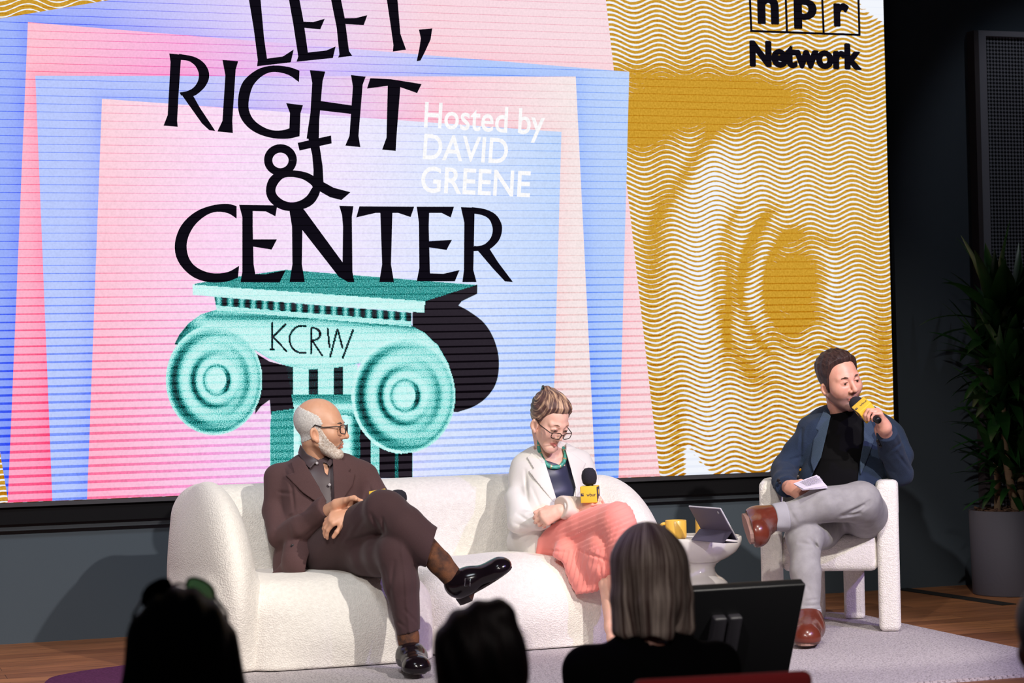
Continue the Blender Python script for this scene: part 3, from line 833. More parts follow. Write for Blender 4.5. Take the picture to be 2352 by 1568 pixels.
def line_quad(a, b, w):
    a = np.array(lb(*a)); b = np.array(lb(*b)); t = (b-a)/np.linalg.norm(b-a); n = np.array([-t[1], t[0]])*w/2
    mb.add([to_screen(*(a-n), 6), to_screen(*(b-n), 6), to_screen(*(b+n), 6), to_screen(*(a+n), 6)], [(0, 1, 2, 3)])
for a, b in (((952, -90), (965, 205)), ((1184, -80), (1194, 212)), ((1418, -72), (1430, 220)), ((1652, -66), (1660, 230)), ((957, 200), (1664, 226)), ((948, -90), (1656, -66))): line_quad(a, b, 5.2)
mb.build('logo_frame', led_black, screen, smooth=False)
# ================================================================ furniture
boucle = mat('boucle_white', (236, 230, 222), 0.95, spec=0.15, bump=('voronoi', 150, 0.3), mottled=0.05, mscale=60, sheen=0.3)
m_black = MATS['black_trim']

# --- sofa
sofa = thing('sofa', (2.7, 9.1, 0.0), 'long white bouclé sofa with rounded ends seating two people', 'sofa')
s = Sdf()
s.box((2.61, 9.53, 0.36), np.eye(3), (1.02, 0.155, 0.40), 0.14, k=0)
s.ell((1.705, 9.26, 0.30), (0.158, 0.66, 0.49), k=0.06)
s.ell((3.58, 9.27, 0.25), (0.23, 0.62, 0.50), k=0.08)
s.box((1.705, 9.1, 0.16), np.eye(3), (0.155, 0.44, 0.26), 0.15, k=0.06)
s.box((3.58, 9.15, 0.16), np.eye(3), (0.2, 0.40, 0.26), 0.16, k=0.06)
s.cut(lambda p: p[:, 2]-0.018)
soft('wraparound_back', s, 0.013, boucle, sofa)
s = Sdf()
s.box((2.16, 9.02, 0.095), np.eye(3), (0.42, 0.39, 0.295), 0.15, k=0)
s.ell((2.16, 8.93, 0.16), (0.44, 0.33, 0.235), k=0.06)
s.cut(lambda p: p[:, 2]-0.018)
soft('seat', s, 0.012, boucle, sofa)
s = Sdf()
s.box((3.02, 9.12, 0.105), np.eye(3), (0.48, 0.36, 0.295), 0.17, k=0)
s.ell((3.02, 9.05, 0.18), (0.45, 0.34, 0.24), k=0.07)
s.cut(lambda p: p[:, 2]-0.018)
soft('seat', s, 0.012, boucle, sofa)
MB().wbox(1.70, 3.54, 8.85, 9.6, 0.014, 0.04).build('plinth', m_black, sofa, smooth=False)

# --- armchair
ca = math.radians(28)
cx_, cy_ = np.array([math.cos(ca), -math.sin(ca), 0]), np.array([math.sin(ca), math.cos(ca), 0])
CH = np.array([4.485, 8.70, 0.0])
CAX = np.array([cx_, cy_, UP])
RUGZ = 0.014
def ch(u, v, z): return CH+u*cx_+v*cy_+z*UP
chair = thing('armchair', ch(0, 0.27, RUGZ), 'white bouclé armchair with thick block legs beside the side table', 'armchair')
for sx in (-1, 1):
    MB().box(ch(sx*0.268, 0.055, (0.70+RUGZ)/2), CAX, (0.05, 0.062, (0.70-RUGZ)/2), 0.026).build('front_leg', boucle, chair)
    MB().box(ch(sx*0.095+0.012, 0.52, (0.58+RUGZ)/2), CAX, (0.05, 0.04, (0.58-RUGZ)/2), 0.02).build('rear_leg', boucle, chair)
def u_shell(p):
    q = p-CH; u, v, z = q@cx_, q@cy_, q[:, 2]
    R = 0.268; vc = 0.30
    d2 = np.where(v > vc, np.abs(np.hypot(u, v-vc)-R), np.hypot(np.abs(u)-R, np.minimum(v-0.05, 0)))-0.028
    dz = np.abs(z-0.625)-0.062
    return np.hypot(np.maximum(d2, 0), np.maximum(dz, 0))+np.minimum(np.maximum(d2, dz), 0)-0.024
s = Sdf(); s.fn(u_shell, ch(-0.1, 0.3, 0.52)-0.4, ch(0.1, 0.3, 0.73)+0.4)
V, F = surface(s, 0.011, lo=CH+np.array([-0.45, -0.3, 0.5]), hi=CH+np.array([0.65, 0.85, 0.75]))
mk('armrest_back', V, F, boucle, chair)
MB().box(ch(0, 0.285, 0.375), CAX, (0.222, 0.27, 0.085), 0.035).build('seat', boucle, chair)

# --- side table
gloss = mat('white_gloss', (232, 228, 226), 0.12, coat=0.6)
TB = P(1609, 1240, 9.9); TB[2] = 0.0
tz = 0.445
table = thing('side_table', (TB[0], TB[1], RUGZ), 'glossy white hourglass side table holding mugs and a tablet', 'table')
MB().lathe([(0.0, RUGZ), (0.125, RUGZ), (0.138, RUGZ+0.01), (0.14, 0.06), (0.137, 0.14), (0.132, 0.20), (0.122, 0.235), (0.1, 0.255), (0.078, 0.268), (0.066, 0.285), (0.064, 0.302), (0.072, 0.32), (0.095, 0.336)], (TB[0], TB[1], 0), n=56).build('pedestal', gloss, table)
MB().lathe([(0.06, 0.318), (0.092, 0.334), (0.13, 0.352), (0.168, 0.378), (0.19, 0.41), (0.196, 0.436), (0.194, 0.449), (0.189, 0.452), (0.184, 0.449), (0.18, tz), (0.0, tz)], (TB[0], TB[1], 0), n=64).build('tabletop', gloss, table)

# --- mugs
yel = mat('mug_yellow', (234, 186, 74), 0.35, coat=0.25)
def mug(px, d, label, ang):
    c = P(px, 1237, d); c[2] = tz
    m = thing('mug', c, label, 'mug', 'yellow mugs on the side table')
    R, Hh = 0.05, 0.087
    MB().lathe([(0, 0.0), (R-0.008, 0.0), (R-0.002, 0.004), (R, 0.012), (R, Hh-0.002), (R-0.0015, Hh), (R-0.004, Hh-0.001), (R-0.005, 0.01), (0, 0.008)], c, n=40).build('cup', yel, m)
    dv = view_dir(math.cos(ang), 0, math.sin(ang))
    MB().tube([c+dv*(R-0.003+0.028*math.sin(t)**0.6)+UP*(0.046-0.026*math.cos(t)) for t in np.linspace(0.0, math.pi, 14)], 0.0075, 8).build('handle', yel, m)
    return m
mug(1553, 9.86, 'yellow mug standing in the open on the side table', math.pi*0.98)
mug(1622, 9.97, 'yellow mug half hidden behind the propped up tablet', 0.3)

# --- tablet in a folding cover
TOWV = -np.array([math.sin(YAW), math.cos(YAW), 0])
tph, tal = math.radians(59), math.radians(32)
w_t, h_t = 0.247, 0.178
ex = r0*math.cos(tph)+TOWV*math.sin(tph); mh = r0*math.sin(tph)-TOWV*math.cos(tph)
dn = -UP*math.cos(tal)+mh*math.sin(tal)
tC = on_floor(1694, 1241, tz+0.012)
tB = tC-dn*h_t; tA = tB-ex*w_t
nb = unit(np.cross(ex, dn)); nb = nb if nb@(CAM-tA) > 0 else -nb
tab = thing('tablet', (tA+tB)/2*np.array([1, 1, 0])+np.array([0, 0, tz]), 'tablet computer leaning in a dark folding cover on the table', 'tablet')
TAX = np.array([ex, dn, nb])
mid = (tA+tB)/2+dn*h_t/2
m_slate = mat('cover_slate', (74, 68, 88), 0.55)
m_alu = mat('tablet_metal', (226, 226, 234), 0.4, 0.3)
MB().box(mid-nb*0.004, TAX, (w_t/2, h_t/2, 0.0032), 0.003).build('body', m_alu, tab)
MB().box(mid-nb*0.0078, TAX, (w_t/2-0.006, h_t/2-0.006, 0.0006)).build('screen', mat('tablet_glass', (8, 8, 10), 0.08), tab, smooth=False)
MB().box(mid+nb*0.0008, TAX, (w_t/2-0.0045, h_t/2-0.0045, 0.0014), 0.001).build('back_cover', m_slate, tab)
cm = tB-ex*0.026+dn*0.022
MB().lathe([(0, 0.0), (0.0085, 0), (0.0085, 0.0022), (0.0065, 0.0026), (0, 0.0026)], cm+nb*0.002, nb, 20).build('camera_lens', mat('lens_ring', (150, 150, 160), 0.2, 0.7), tab)
hinge = dn*h_t*0.70
rA, rB = tA+hinge+nb*0.003, tB+hinge+nb*0.003
hz = -mh
fA = rA+hz*0.05; fB = rB+hz*0.05; fA[2] = fB[2] = tz+0.006
MB().slab([rA, rB, fB, fA], np.cross(rB-rA, fA-rA)*(1 if np.cross(rB-rA, fA-rA)@nb > 0 else -1), 0.003).build('stand_flap', m_slate, tab, smooth=False)
bA, bB = tA+dn*h_t, tB+dn*h_t
bA[2] = bB[2] = tz+0.005
MB().slab([fA+UP*0.001, fB+UP*0.001, bB, bA], UP, 0.003).build('base_flap', m_slate, tab, smooth=False)

# --- perforated panel at the far right
pp = bpy.data.materials.new('perforated_sheet'); pp.use_nodes = True
nt = pp.node_tree; bs = nt.nodes['Principled BSDF']; bs.inputs['Metallic'].default_value = 0.4; bs.inputs['Roughness'].default_value = 0.45
tc = nt.nodes.new('ShaderNodeTexCoord'); sp = nt.nodes.new('ShaderNodeSeparateXYZ'); nt.links.new(tc.outputs['Object'], sp.inputs[0])
def mnode(op, a, b=None):
    n = nt.nodes.new('ShaderNodeMath'); n.operation = op
    for i, x in enumerate((a, b)):
        if x is None: continue
        if isinstance(x, (int, float)): n.inputs[i].default_value = x
        else: nt.links.new(x, n.inputs[i])
    return n.outputs[0]
pf = 2*math.pi/0.0205
hol = mnode('ADD', mnode('SINE', mnode('MULTIPLY', sp.outputs['X'], pf)), mnode('SINE', mnode('MULTIPLY', sp.outputs['Z'], pf)))
rp = nt.nodes.new('ShaderNodeMapRange'); rp.inputs['From Min'].default_value = -0.25; rp.inputs['From Max'].default_value = 0.25
nt.links.new(hol, rp.inputs['Value'])
mx = nt.nodes.new('ShaderNodeMix'); mx.data_type = 'RGBA'; mx.inputs['A'].default_value = tuple(srgb((150, 150, 160)))+(1,); mx.inputs['B'].default_value = tuple(srgb((16, 17, 22)))+(1,)
nt.links.new(rp.outputs['Result'], mx.inputs['Factor']); nt.links.new(mx.outputs['Result'], bs.inputs['Base Color'])
Xp = on_plane_y(2247, 600, WALL_Y-0.06)[0]; Zp = on_plane_y(2262, 70, WALL_Y-0.06)[2]
panel = thing('perforated_panel', (Xp+0.45, WALL_Y-0.03, 0.0), 'tall perforated metal panel in a grey frame behind the plant', 'panel')
fr_m = mat('panel_frame', (150, 148, 158), 0.5, 0.3)
MB().wbox(Xp+0.07, Xp+0.95, WALL_Y-0.03, WALL_Y-0.005, 0.02, Zp-0.02).build('mesh_sheet', pp, panel, smooth=False)
mb = MB(); mb.wbox(Xp+0.036, Xp+0.086, WALL_Y-0.06, WALL_Y-0.001, 0.0, Zp); mb.wbox(Xp+0.94, Xp+0.98, WALL_Y-0.06, WALL_Y-0.001, 0.0, Zp)
mb.wbox(Xp+0.086, Xp+0.94, WALL_Y-0.06, WALL_Y-0.001, Zp-0.03, Zp); mb.wbox(Xp+0.086, Xp+0.94, WALL_Y-0.06, WALL_Y-0.001, 0, 0.03)
mb.build('frame', fr_m, panel, smooth=False)
MB().wbox(Xp, Xp+0.03, WALL_Y-0.075, WALL_Y-0.001, 0.0, Zp-0.004).build('side_post', mat('panel_post', (66, 58, 62), 0.6), panel, smooth=False)

# --- potted plant
PT = P(2322, 1360, 11.22); PT[2] = 0
plant = thing('potted_plant', PT, 'tall dark leafy plant in a round grey pot beside the wall panel', 'plant')
pr = 0.212
MB().lathe([(0, 0.0), (pr*0.93, 0), (pr*0.95, 0.006), (pr, 0.448), (pr-0.004, 0.452), (pr-0.014, 0.45), (pr-0.02, 0.40), (0, 0.40)], PT, n=64).build('pot', mat('pot_grey', (84, 82, 94), 0.7, bump=('noise', 60, 0.08)), plant)
rs = np.random.RandomState(4)
mb = MB()
mb.lathe([(pr-0.02, 0.41), (pr*0.6, 0.43), (0, 0.44)], PT, n=40)
for _ in range(130):
    a, r = rs.rand()*6.28, pr*0.86*math.sqrt(rs.rand())
    c = PT+np.array([r*math.cos(a), r*math.sin(a), 0.435+0.015*rs.rand()])
    b = rs.rand()*6.28; l = 0.02+0.03*rs.rand()
    mb.tube([c-np.array([math.cos(b), math.sin(b), 0.2])*l, c+np.array([math.cos(b), math.sin(b), 0.5*rs.rand()])*l], 0.004, 4)
mb.build('bark_mulch', mat('mulch', (96, 70, 56), 0.9, mottled=0.4), plant)
cane_m = mat('cane_bark', (128, 104, 80), 0.85, bump=('noise', 40, 0.4), stretch=(1, 1, 4))
leaf_m = mat('leaf_green', (40, 92, 36), 0.35, mottled=0.35, mscale=9, c2=(22, 58, 26))
def leaf(mb, base, d, length, width, droop, roll):
    d = unit(d); side = unit(np.cross(d, UP)+1e-6); n = 9
    rows = []
    p = np.array(base, float); dr = d.copy()
    for i in range(n):
        t = i/(n-1)
        w = width*(math.sin(math.pi*min(1, 0.12+0.88*t**0.75))**0.8)*(1-0.12*t)*(0.4 if i == 0 else 1)
        if i == n-1: w = 0.0008
        nrm = unit(np.cross(side, dr)); sd_ = side*math.cos(roll*t)+nrm*math.sin(roll*t)
        cv = nrm*(-0.25*w)*math.cos(t*2)
        wav = 0.10*w*math.sin(t*11+roll*7)
        rows.append((p-sd_*w+nrm*(0.25*w+wav), p, p+sd_*w+nrm*(0.25*w-wav)))
        dr = unit(dr-UP*droop/n*(0.4+t)); p = p+dr*length/(n-1)
    V = [v for r in rows for v in r]; F = []
    for i in range(n-1):
        for k in (0, 1): F.append((i*3+k, i*3+k+1, i*3+k+4, i*3+k+3))
    mb.add(V, F)
def rosette(c, ax, count, l0, w0, seed, spread=(0.15, 1.75)):
    r = np.random.RandomState(seed); mb = MB()
    for k in range(count):
        t = k/count
        el = spread[0]+(spread[1]-spread[0])*t; az = k*2.39996+r.rand()*0.4
        u = unit(np.cross(ax, [0.3, 1, 0.2])); v = np.cross(ax, u)
        d = ax*math.cos(el)+(u*math.cos(az)+v*math.sin(az))*math.sin(el)
        b = np.asarray(c)-ax*(0.16*t)+d*0.01
        leaf(mb, b, d, l0*(0.7+0.5*r.rand())*(0.75+0.35*math.sin(math.pi*min(1, t+0.25))), w0*(0.8+0.4*r.rand()), 0.35+0.7*r.rand()+0.4*t, (r.rand()-0.5)*1.2)
    ob = mb.build('leaf_cluster', leaf_m, plant)
    return ob
def cane(pts, r0_, r1_):
    MB().tube(smooth3(pts, 6), np.linspace(r0_, r1_, (len(pts)-1)*6+1), 10).build('cane', cane_m, plant)
def smooth3(p, k):
    p = np.asarray(p, float); q = np.vstack([2*p[0]-p[1], p, 2*p[-1]-p[-2]]); out = []
    for i in range(1, len(q)-2):
        for j in range(k):
            t = j/k
            out.append(0.5*((2*q[i])+(-q[i-1]+q[i+1])*t+(2*q[i-1]-5*q[i]+4*q[i+1]-q[i+2])*t*t+(-q[i-1]+3*q[i]-3*q[i+1]+q[i+2])*t**3))
    out.append(p[-1]); return np.array(out)
dP = 11.22
cane([PT+np.array([-0.06, 0.02, 0.41]), P(2292, 1110, dP), P(2284, 960, dP), P(2276, 845, dP)], 0.02, 0.014)
cane([PT+np.array([0.02, -0.05, 0.41]), P(2312, 1060, dP-0.05), P(2302, 930, dP-0.08)], 0.024, 0.016)
cane([PT+np.array([0.09, 0.03, 0.41]), P(2345, 1100, dP), P(2352, 980, dP), P(2350, 800, dP+0.03), P(2338, 735, dP+0.03)], 0.022, 0.013)
cane([P(2302, 935, dP-0.08), P(2296, 850, dP-0.1), P(2290, 760, dP-0.05), P(2285, 730, dP-0.05)], 0.015, 0.012)
for (x, y, dd, n_, l_, w_, sd_, tilt) in (
    (2284, 715, -0.05, 26, 0.30, 0.032, 1, (-0.2, 1, 0.1)), (2340, 722, 0.03, 26, 0.30, 0.034, 2, (0.2, 1, 0.0)), (2268, 820, 0.0, 24, 0.28, 0.031, 3, (-0.45, 1, 0.2)),
    (2322, 850, -0.12, 22, 0.28, 0.032, 4, (0.1, 1, 0.5)), (2300, 915, -0.1, 20, 0.26, 0.034, 5, (0.0, 1, 0.6)), (2282, 985, 0.0, 24, 0.22, 0.022, 6, (-0.3, 1, 0.1)),
    (2330, 1000, 0.02, 24, 0.26, 0.028, 7, (0.2, 1, 0.2)), (2290, 1060, -0.02, 24, 0.22, 0.022, 8, (-0.3, 1, 0.2)), (2335, 1075, -0.03, 22, 0.24, 0.026, 9, (0.2, 1, 0.3)), (2318, 800, 0.1, 24, 0.3, 0.03, 10, (0.3, 1, -0.3))):
    rosette(P(x, y, dP+dd), unit(tilt[0]*r0+tilt[1]*UP-tilt[2]*np.array([math.sin(YAW), math.cos(YAW), 0])), n_, l_*1.4, w_*1.15, sd_)

# --- cable run on the stage
c0, c1, c2_ = on_floor(2066, 1352), on_floor(2190, 1370), on_floor(2318, 1389)
pts = [c0, (c0+c1)/2, c1, (c1+c2_)/2, c2_]
mb = MB()
for a, b in ((c0, c1), (c1, c2_)):
    t = unit(b-a); n_ = np.cross(t, UP)*0.045
    mb.slab([a-n_+UP*0.004, a+n_+UP*0.004, b+n_+UP*0.004, b-n_+UP*0.004][::-1], UP, 0.0038)
mb.build('floor_cable_cover', mat('matt_black', (12, 12, 14), 0.8), smooth=False, label='flat black cable cover taped across the wooden stage', category='cable cover')

# --- presenter monitor seen from behind
mt = P(1852, 1341, 6.95); ml = mt-np.array([0.60, 0, 0])
up_m = unit(np.array([0, -math.sin(math.radians(25)), math.cos(math.radians(25))])); nm = np.cross(np.array([1.0, 0, 0]), up_m)   # towards the audience
nm = nm if nm[1] < 0 else -nm
hm = 0.50
MAX_ = np.array([[1.0, 0, 0], up_m, nm])
mc = (mt+ml)/2-up_m*hm/2
mon = thing('monitor', (mc[0], mc[1], FLOOR_Z), 'large black monitor tilted back, seen from behind', 'monitor')
m_case = mat('monitor_case', (13, 13, 16), 0.45)
MB().box(mc-nm*0.02, MAX_, (0.30, hm/2, 0.02), 0.006).build('casing', m_case, mon)
MB().box(mc-nm*0.0405, MAX_, (0.29, hm/2-0.01, 0.001)).build('screen', mat('monitor_glass', (6, 6, 8), 0.1), mon, smooth=False)
bx = P(1668, 1480, 6.9)
bu = (bx-mc)[0]
for du in (-0.028, 0.028):
    MB().box(mc+np.array([bu+du, 0, 0])-up_m*0.045+nm*0.014, MAX_, (0.024, hm/2-0.05, 0.016), 0.008).build('bracket', mat('bracket_dark', (34, 32, 38), 0.5), mon)
ft = mc-up_m*(hm/2-0.04)+nm*0.03; ft = ft+np.array([bu, 0, 0])
MB().tube([ft, np.array([ft[0], ft[1], FLOOR_Z+0.02])], 0.025, 14).build('post', m_case, mon)
MB().wbox(ft[0]-0.22, ft[0]+0.22, ft[1]-0.22, ft[1]+0.22, FLOOR_Z, FLOOR_Z+0.02, 0.008).build('foot', m_case, mon)
# ================================================================ people
def skin_mat(name, base, lip, stub, blush):
    m = bpy.data.materials.new(name); m.use_nodes = True
    nt = m.node_tree; b = nt.nodes['Principled BSDF']
    b.inputs['Roughness'].default_value = 0.45
    b.inputs['Subsurface Weight'].default_value = 0.12
    b.inputs['Subsurface Radius'].default_value = (0.012, 0.005, 0.003)
    b.inputs['Subsurface Scale'].default_value = 0.6
    tc = nt.nodes.new('ShaderNodeTexCoord')
    n = nt.nodes.new('ShaderNodeTexNoise'); n.inputs['Scale'].default_value = 55; n.inputs['Detail'].default_value = 3
    nt.links.new(tc.outputs['Object'], n.inputs['Vector'])
    def mixc(f, a, bcol):
        x = nt.nodes.new('ShaderNodeMix'); x.data_type = 'RGBA'
        nt.links.new(f, x.inputs['Factor'])
        if isinstance(a, tuple): x.inputs['A'].default_value = a
        else: nt.links.new(a, x.inputs['A'])
        x.inputs['B'].default_value = bcol
        return x.outputs['Result']
    def at(k):
        a = nt.nodes.new('ShaderNodeAttribute'); a.attribute_name = k; return a.outputs['Fac']
    rp = nt.nodes.new('ShaderNodeMapRange'); rp.inputs['From Min'].default_value = 0.35; rp.inputs['From Max'].default_value = 0.7; rp.inputs['To Max'].default_value = 0.35
    nt.links.new(n.outputs['Fac'], rp.inputs['Value'])
    c = mixc(rp.outputs['Result'], tuple(srgb(base))+(1,), tuple(srgb(blush))+(1,))
    c = mixc(at('stubble'), c, tuple(srgb(stub))+(1,))
    c = mixc(at('lip'), c, tuple(srgb(lip))+(1,))
    nt.links.new(c, b.inputs['Base Color'])
    bp = nt.nodes.new('ShaderNodeBump'); bp.inputs['Strength'].default_value = 0.08; bp.inputs['Distance'].default_value = 0.003
    n2 = nt.nodes.new('ShaderNodeTexNoise'); n2.inputs['Scale'].default_value = 260
    nt.links.new(tc.outputs['Object'], n2.inputs['Vector']); nt.links.new(n2.outputs['Fac'], bp.inputs['Height']); nt.links.new(bp.outputs['Normal'], b.inputs['Normal'])
    return m

class Head:
    """head frame: x to the person's right, y where the face points, z up; eyes at z = 0"""
    def __init__(s, o, fwd, up, sc=1.0, female=False):
        s.o = np.asarray(o, float); s.f = unit(fwd); u = np.asarray(up, float); s.u = unit(u-s.f*(u@s.f)); s.r = np.cross(s.f, s.u)
        s.sc = sc; s.A = np.array([s.r, s.f, s.u]); s.fem = female
    def __call__(s, x, y, z): return s.o+s.sc*(x*s.r+y*s.f+z*s.u)
    def loc(s, p): return ((p-s.o)@s.A.T)/s.sc
    def ell(s, S, c, r, k=0.02, op='u'): S.ell(s(*c), np.array(r)*s.sc, s.A, k*s.sc, op)
    def cone(s, S, a, b, ra, rb, k=0.012, op='u'): S.cone(s(*a), s(*b), ra*s.sc, rb*s.sc, k*s.sc, None, op)
    def skull(s, S, jaw=1.0, k=0.0, chin=1.0, cheek=1.0):
        s.ell(S, (0, -0.016, 0.036), (0.076, 0.098, 0.088), k=0)
        s.ell(S, (0, 0.030, -0.022), (0.064*jaw, 0.064, 0.092), k=0.035)
        for q in (-1, 1):
            s.cone(S, (q*0.052*jaw, 0.0, -0.062), (q*0.016, 0.066, -0.112*chin), 0.020, 0.019, 0.025)
            s.ell(S, (q*0.043, 0.054-0.004*(1-cheek), -0.030), (0.024, 0.026*cheek, 0.024), 0.035)
            s.cone(S, (q*0.012, 0.086, 0.020), (q*0.046, 0.068, 0.020), 0.010, 0.010, 0.014)      # brow ridge
        s.ell(S, (0, 0.071, -0.112*chin), (0.022*jaw, 0.018, 0.017), 0.016)
        for q in (-1, 1): s.ell(S, (q*0.032, 0.096, -0.001), (0.018, 0.014, 0.013), 0.012, 's')   # eye sockets
    def features(s, S, nose=1.0, open_=0.0, lips=1.0, wide=1.0, smile=0.0):
        s.cone(S, (0, 0.088, 0.010), (0, 0.110*nose, -0.034), 0.0085, 0.0115, 0.010)              # nose
        s.ell(S, (0, 0.110*nose, -0.037), (0.012, 0.011, 0.010), 0.006)
        for q in (-1, 1):
            s.ell(S, (q*(0.0135 if s.fem else 0.0155), 0.097*nose, -0.041), (0.0085, 0.010, 0.0075), 0.006)
            s.ell(S, (q*0.006, 0.106*nose, -0.048), (0.004, 0.006, 0.003), 0.003, 's')             # nostrils
            s.ell(S, (q*0.032, 0.0782, -0.001), (0.0150, 0.0128, 0.0128), 0.004)                     # eyeball under lids
            s.cone(S, (q*0.019, 0.0870, 0.0048), (q*0.034, 0.0895, 0.0062), 0.004, 0.0048, 0.004)   # upper lid
            s.cone(S, (q*0.034, 0.0895, 0.0062), (q*0.046, 0.0805, 0.001), 0.0048, 0.004, 0.004)
            s.cone(S, (q*0.020, 0.0865, -0.0075), (q*0.043, 0.082, -0.007), 0.0035, 0.0035, 0.005)
        s.cone(S, (-0.021*wide, 0.081, -0.072+smile), (0.0, 0.094-0.003*(1-lips), -0.0675), 0.0045*lips, 0.006*lips, 0.006)            # lips
        s.cone(S, (0.021*wide, 0.081, -0.072+smile), (0.0, 0.094-0.003*(1-lips), -0.0675), 0.0045*lips, 0.006*lips, 0.006)
        s.cone(S, (-0.018*wide, 0.081, -0.079-open_+smile), (0.0, 0.0915-0.003*(1-lips), -0.0815-open_), 0.004*lips, 0.007*lips, 0.006)
        s.cone(S, (0.018*wide, 0.081, -0.079-open_+smile), (0.0, 0.0915-0.003*(1-lips), -0.0815-open_), 0.004*lips, 0.007*lips, 0.006)
        s.ell(S, (0, 0.101, -0.0745-open_*0.5), (0.020, 0.008, 0.0012+open_*0.6), 0.002, 's')
    def ears(s, S):
        for q in (-1, 1):
            t = unit(np.array([0, -0.22, 1.0])); A = np.array([s.r*1.0, s.f, s.u]);
            B = np.array([unit(s.r*q*0.8+s.f*0.6), unit(s.f*0.8-s.r*q*0.6-s.u*0.2), unit(s.u+s.f*(-0.2)+s.r*q*0.12)])
            B[1] = unit(np.cross(B[2], B[0])); B[2] = np.cross(B[0], B[1])
            c = s(q*0.079, -0.008, -0.026)
            S.ell(c, np.array([0.0085, 0.0185, 0.030])*s.sc, B, 0.008)
            S.ell(c+B[0]*0.0065*s.sc+s.f*0.001*s.sc, np.array([0.0075, 0.0105, 0.019])*s.sc, B, 0.003, 's')
            S.ell(s(q*0.075, 0.004, -0.052), np.array([0.007, 0.009, 0.010])*s.sc, B, 0.006)
    def lip_mask(s, p, open_=0.0):
        l = s.loc(p)
        d = ((l[:, 0])/0.0235)**2+((l[:, 2]+0.0750+open_/2)/(0.0098+open_/2))**2
        return np.clip((1.15-d)/0.4, 0, 1)*(l[:, 1] > 0.06)
    def stubble_mask(s, p, full=True):
        l = s.loc(p); x, y, z = np.abs(l[:, 0]), l[:, 1], l[:, 2]
        lim = np.interp(y, [-0.02, 0.02, 0.05, 0.075, 0.095], [-0.01, -0.028, -0.056, -0.062, -0.052])
        m = np.clip((lim-z)/0.012, 0, 1)*np.clip((y+0.012)/0.015, 0, 1)*np.clip((z+0.16)/0.02, 0, 1)
        return m*(1-s.lip_mask(p))*(x < 0.088)*(l[:, 1] < 0.125)
    def eyes(s, name_parent, iris=(60, 45, 32), white=(226, 220, 214)):
        we = mat('eye_white', white, 0.25); ir = mat('iris_%d' % iris[0], iris, 0.2)
        for q in (-1, 1):
            c = s(q*0.032, 0.0786, -0.001); d = unit(s.f-s.u*0.12)
            mb = MB(); mb.ball(c, 0.0128*s.sc, s.A)
            n0 = len(mb.F)
            mb.lathe([(0.0062*s.sc, 0.0), (0.0055*s.sc, 0.0012), (0, 0.0018)], c+d*0.0119*s.sc, d, 16)
            mb.build('eye', [we, ir], name_parent, mat_idx=[0]*n0+[1]*(len(mb.F)-n0))
    def brows(s, parent, material, th=0.0035, z=0.0235, lift=0.0):
        for q in (-1, 1):
            S = Sdf()
            s.cone(S, (q*0.013, 0.094, z-0.001), (q*0.030, 0.0925, z+0.004+lift), th, th*1.05, 0.002)
            s.cone(S, (q*0.030, 0.0925, z+0.004+lift), (q*0.047, 0.079, z+lift*0.5), th*1.05, th*0.6, 0.002)
            soft('eyebrow', S, 0.0024, material, parent)

def arm_prims(S, pts, rs, k=0.02): S.chain(pts, rs, k)
def hand(S, w, d, n, side, curl=(0.35, 0.6, 0.4), sc=1.0, thumb=(0.75, 0.55, 0.25), each=None, spread=0.06, wr=0.026, tcurl=0.35):
    """w wrist, d finger direction, n palm side, side: towards the thumb; returns knuckles and fingertips"""
    d = unit(d); n = unit(n-d*(np.asarray(n)@d)); s_ = np.cross(d, n); s_ = s_ if s_@np.asarray(side) > 0 else -s_
    K, T = [], []
    offs = [0.031, 0.0105, -0.010, -0.029]; lens = [0.94, 1.04, 0.97, 0.76]; rr = [0.0092, 0.0094, 0.0088, 0.0078]
    for i in range(4):
        kn = w+sc*(d*(0.092-0.006*abs(i-1.2))+s_*offs[i]-n*(0.004-0.002*abs(i-1.5)))
        S.cone(w+sc*(s_*offs[i]*0.55+d*0.006), kn, 0.0165*sc, 0.0118*sc, 0.016*sc)
        K.append(kn)
        c = curl if each is None else each[i]
        ang = 0.0; p = kn; dd = unit(d+s_*spread*(1.5-i)*0.6)
        for j, L in enumerate((0.043, 0.026, 0.021)):
            ang += c[j]
            v = dd*math.cos(ang)+n*math.sin(ang)
            q = p+v*L*lens[i]*sc
            S.cone(p, q, rr[i]*sc*(1.06-0.08*j), rr[i]*sc*(0.98-0.1*j), 0.004*sc if j else 0.006*sc)
            p = q
        T.append((p, v, np.cross(np.cross(v, n), v) if j else n))
    S.cone(w+d*0.035*sc, w+sc*(d*0.075), 0.020*sc, 0.017*sc, 0.02*sc, (n, 0.75))
    tb = w+sc*(d*0.022+s_*0.020+n*0.004); tm = w+sc*(d*0.052+s_*0.042+n*0.012)
    S.cone(tb, tm, 0.0165*sc, 0.0125*sc, 0.014*sc)
    td = unit(thumb[0]*d+thumb[1]*s_+thumb[2]*n)
    t1 = tm+td*0.034*sc; t2 = t1+unit(td*math.cos(tcurl)+unit(n-s_)*math.sin(tcurl))*0.027*sc
    S.cone(tm, t1, 0.0112*sc, 0.0105*sc, 0.008*sc); S.cone(t1, t2, 0.0105*sc, 0.0088*sc, 0.004*sc)
    return K, T, (t1, t2)

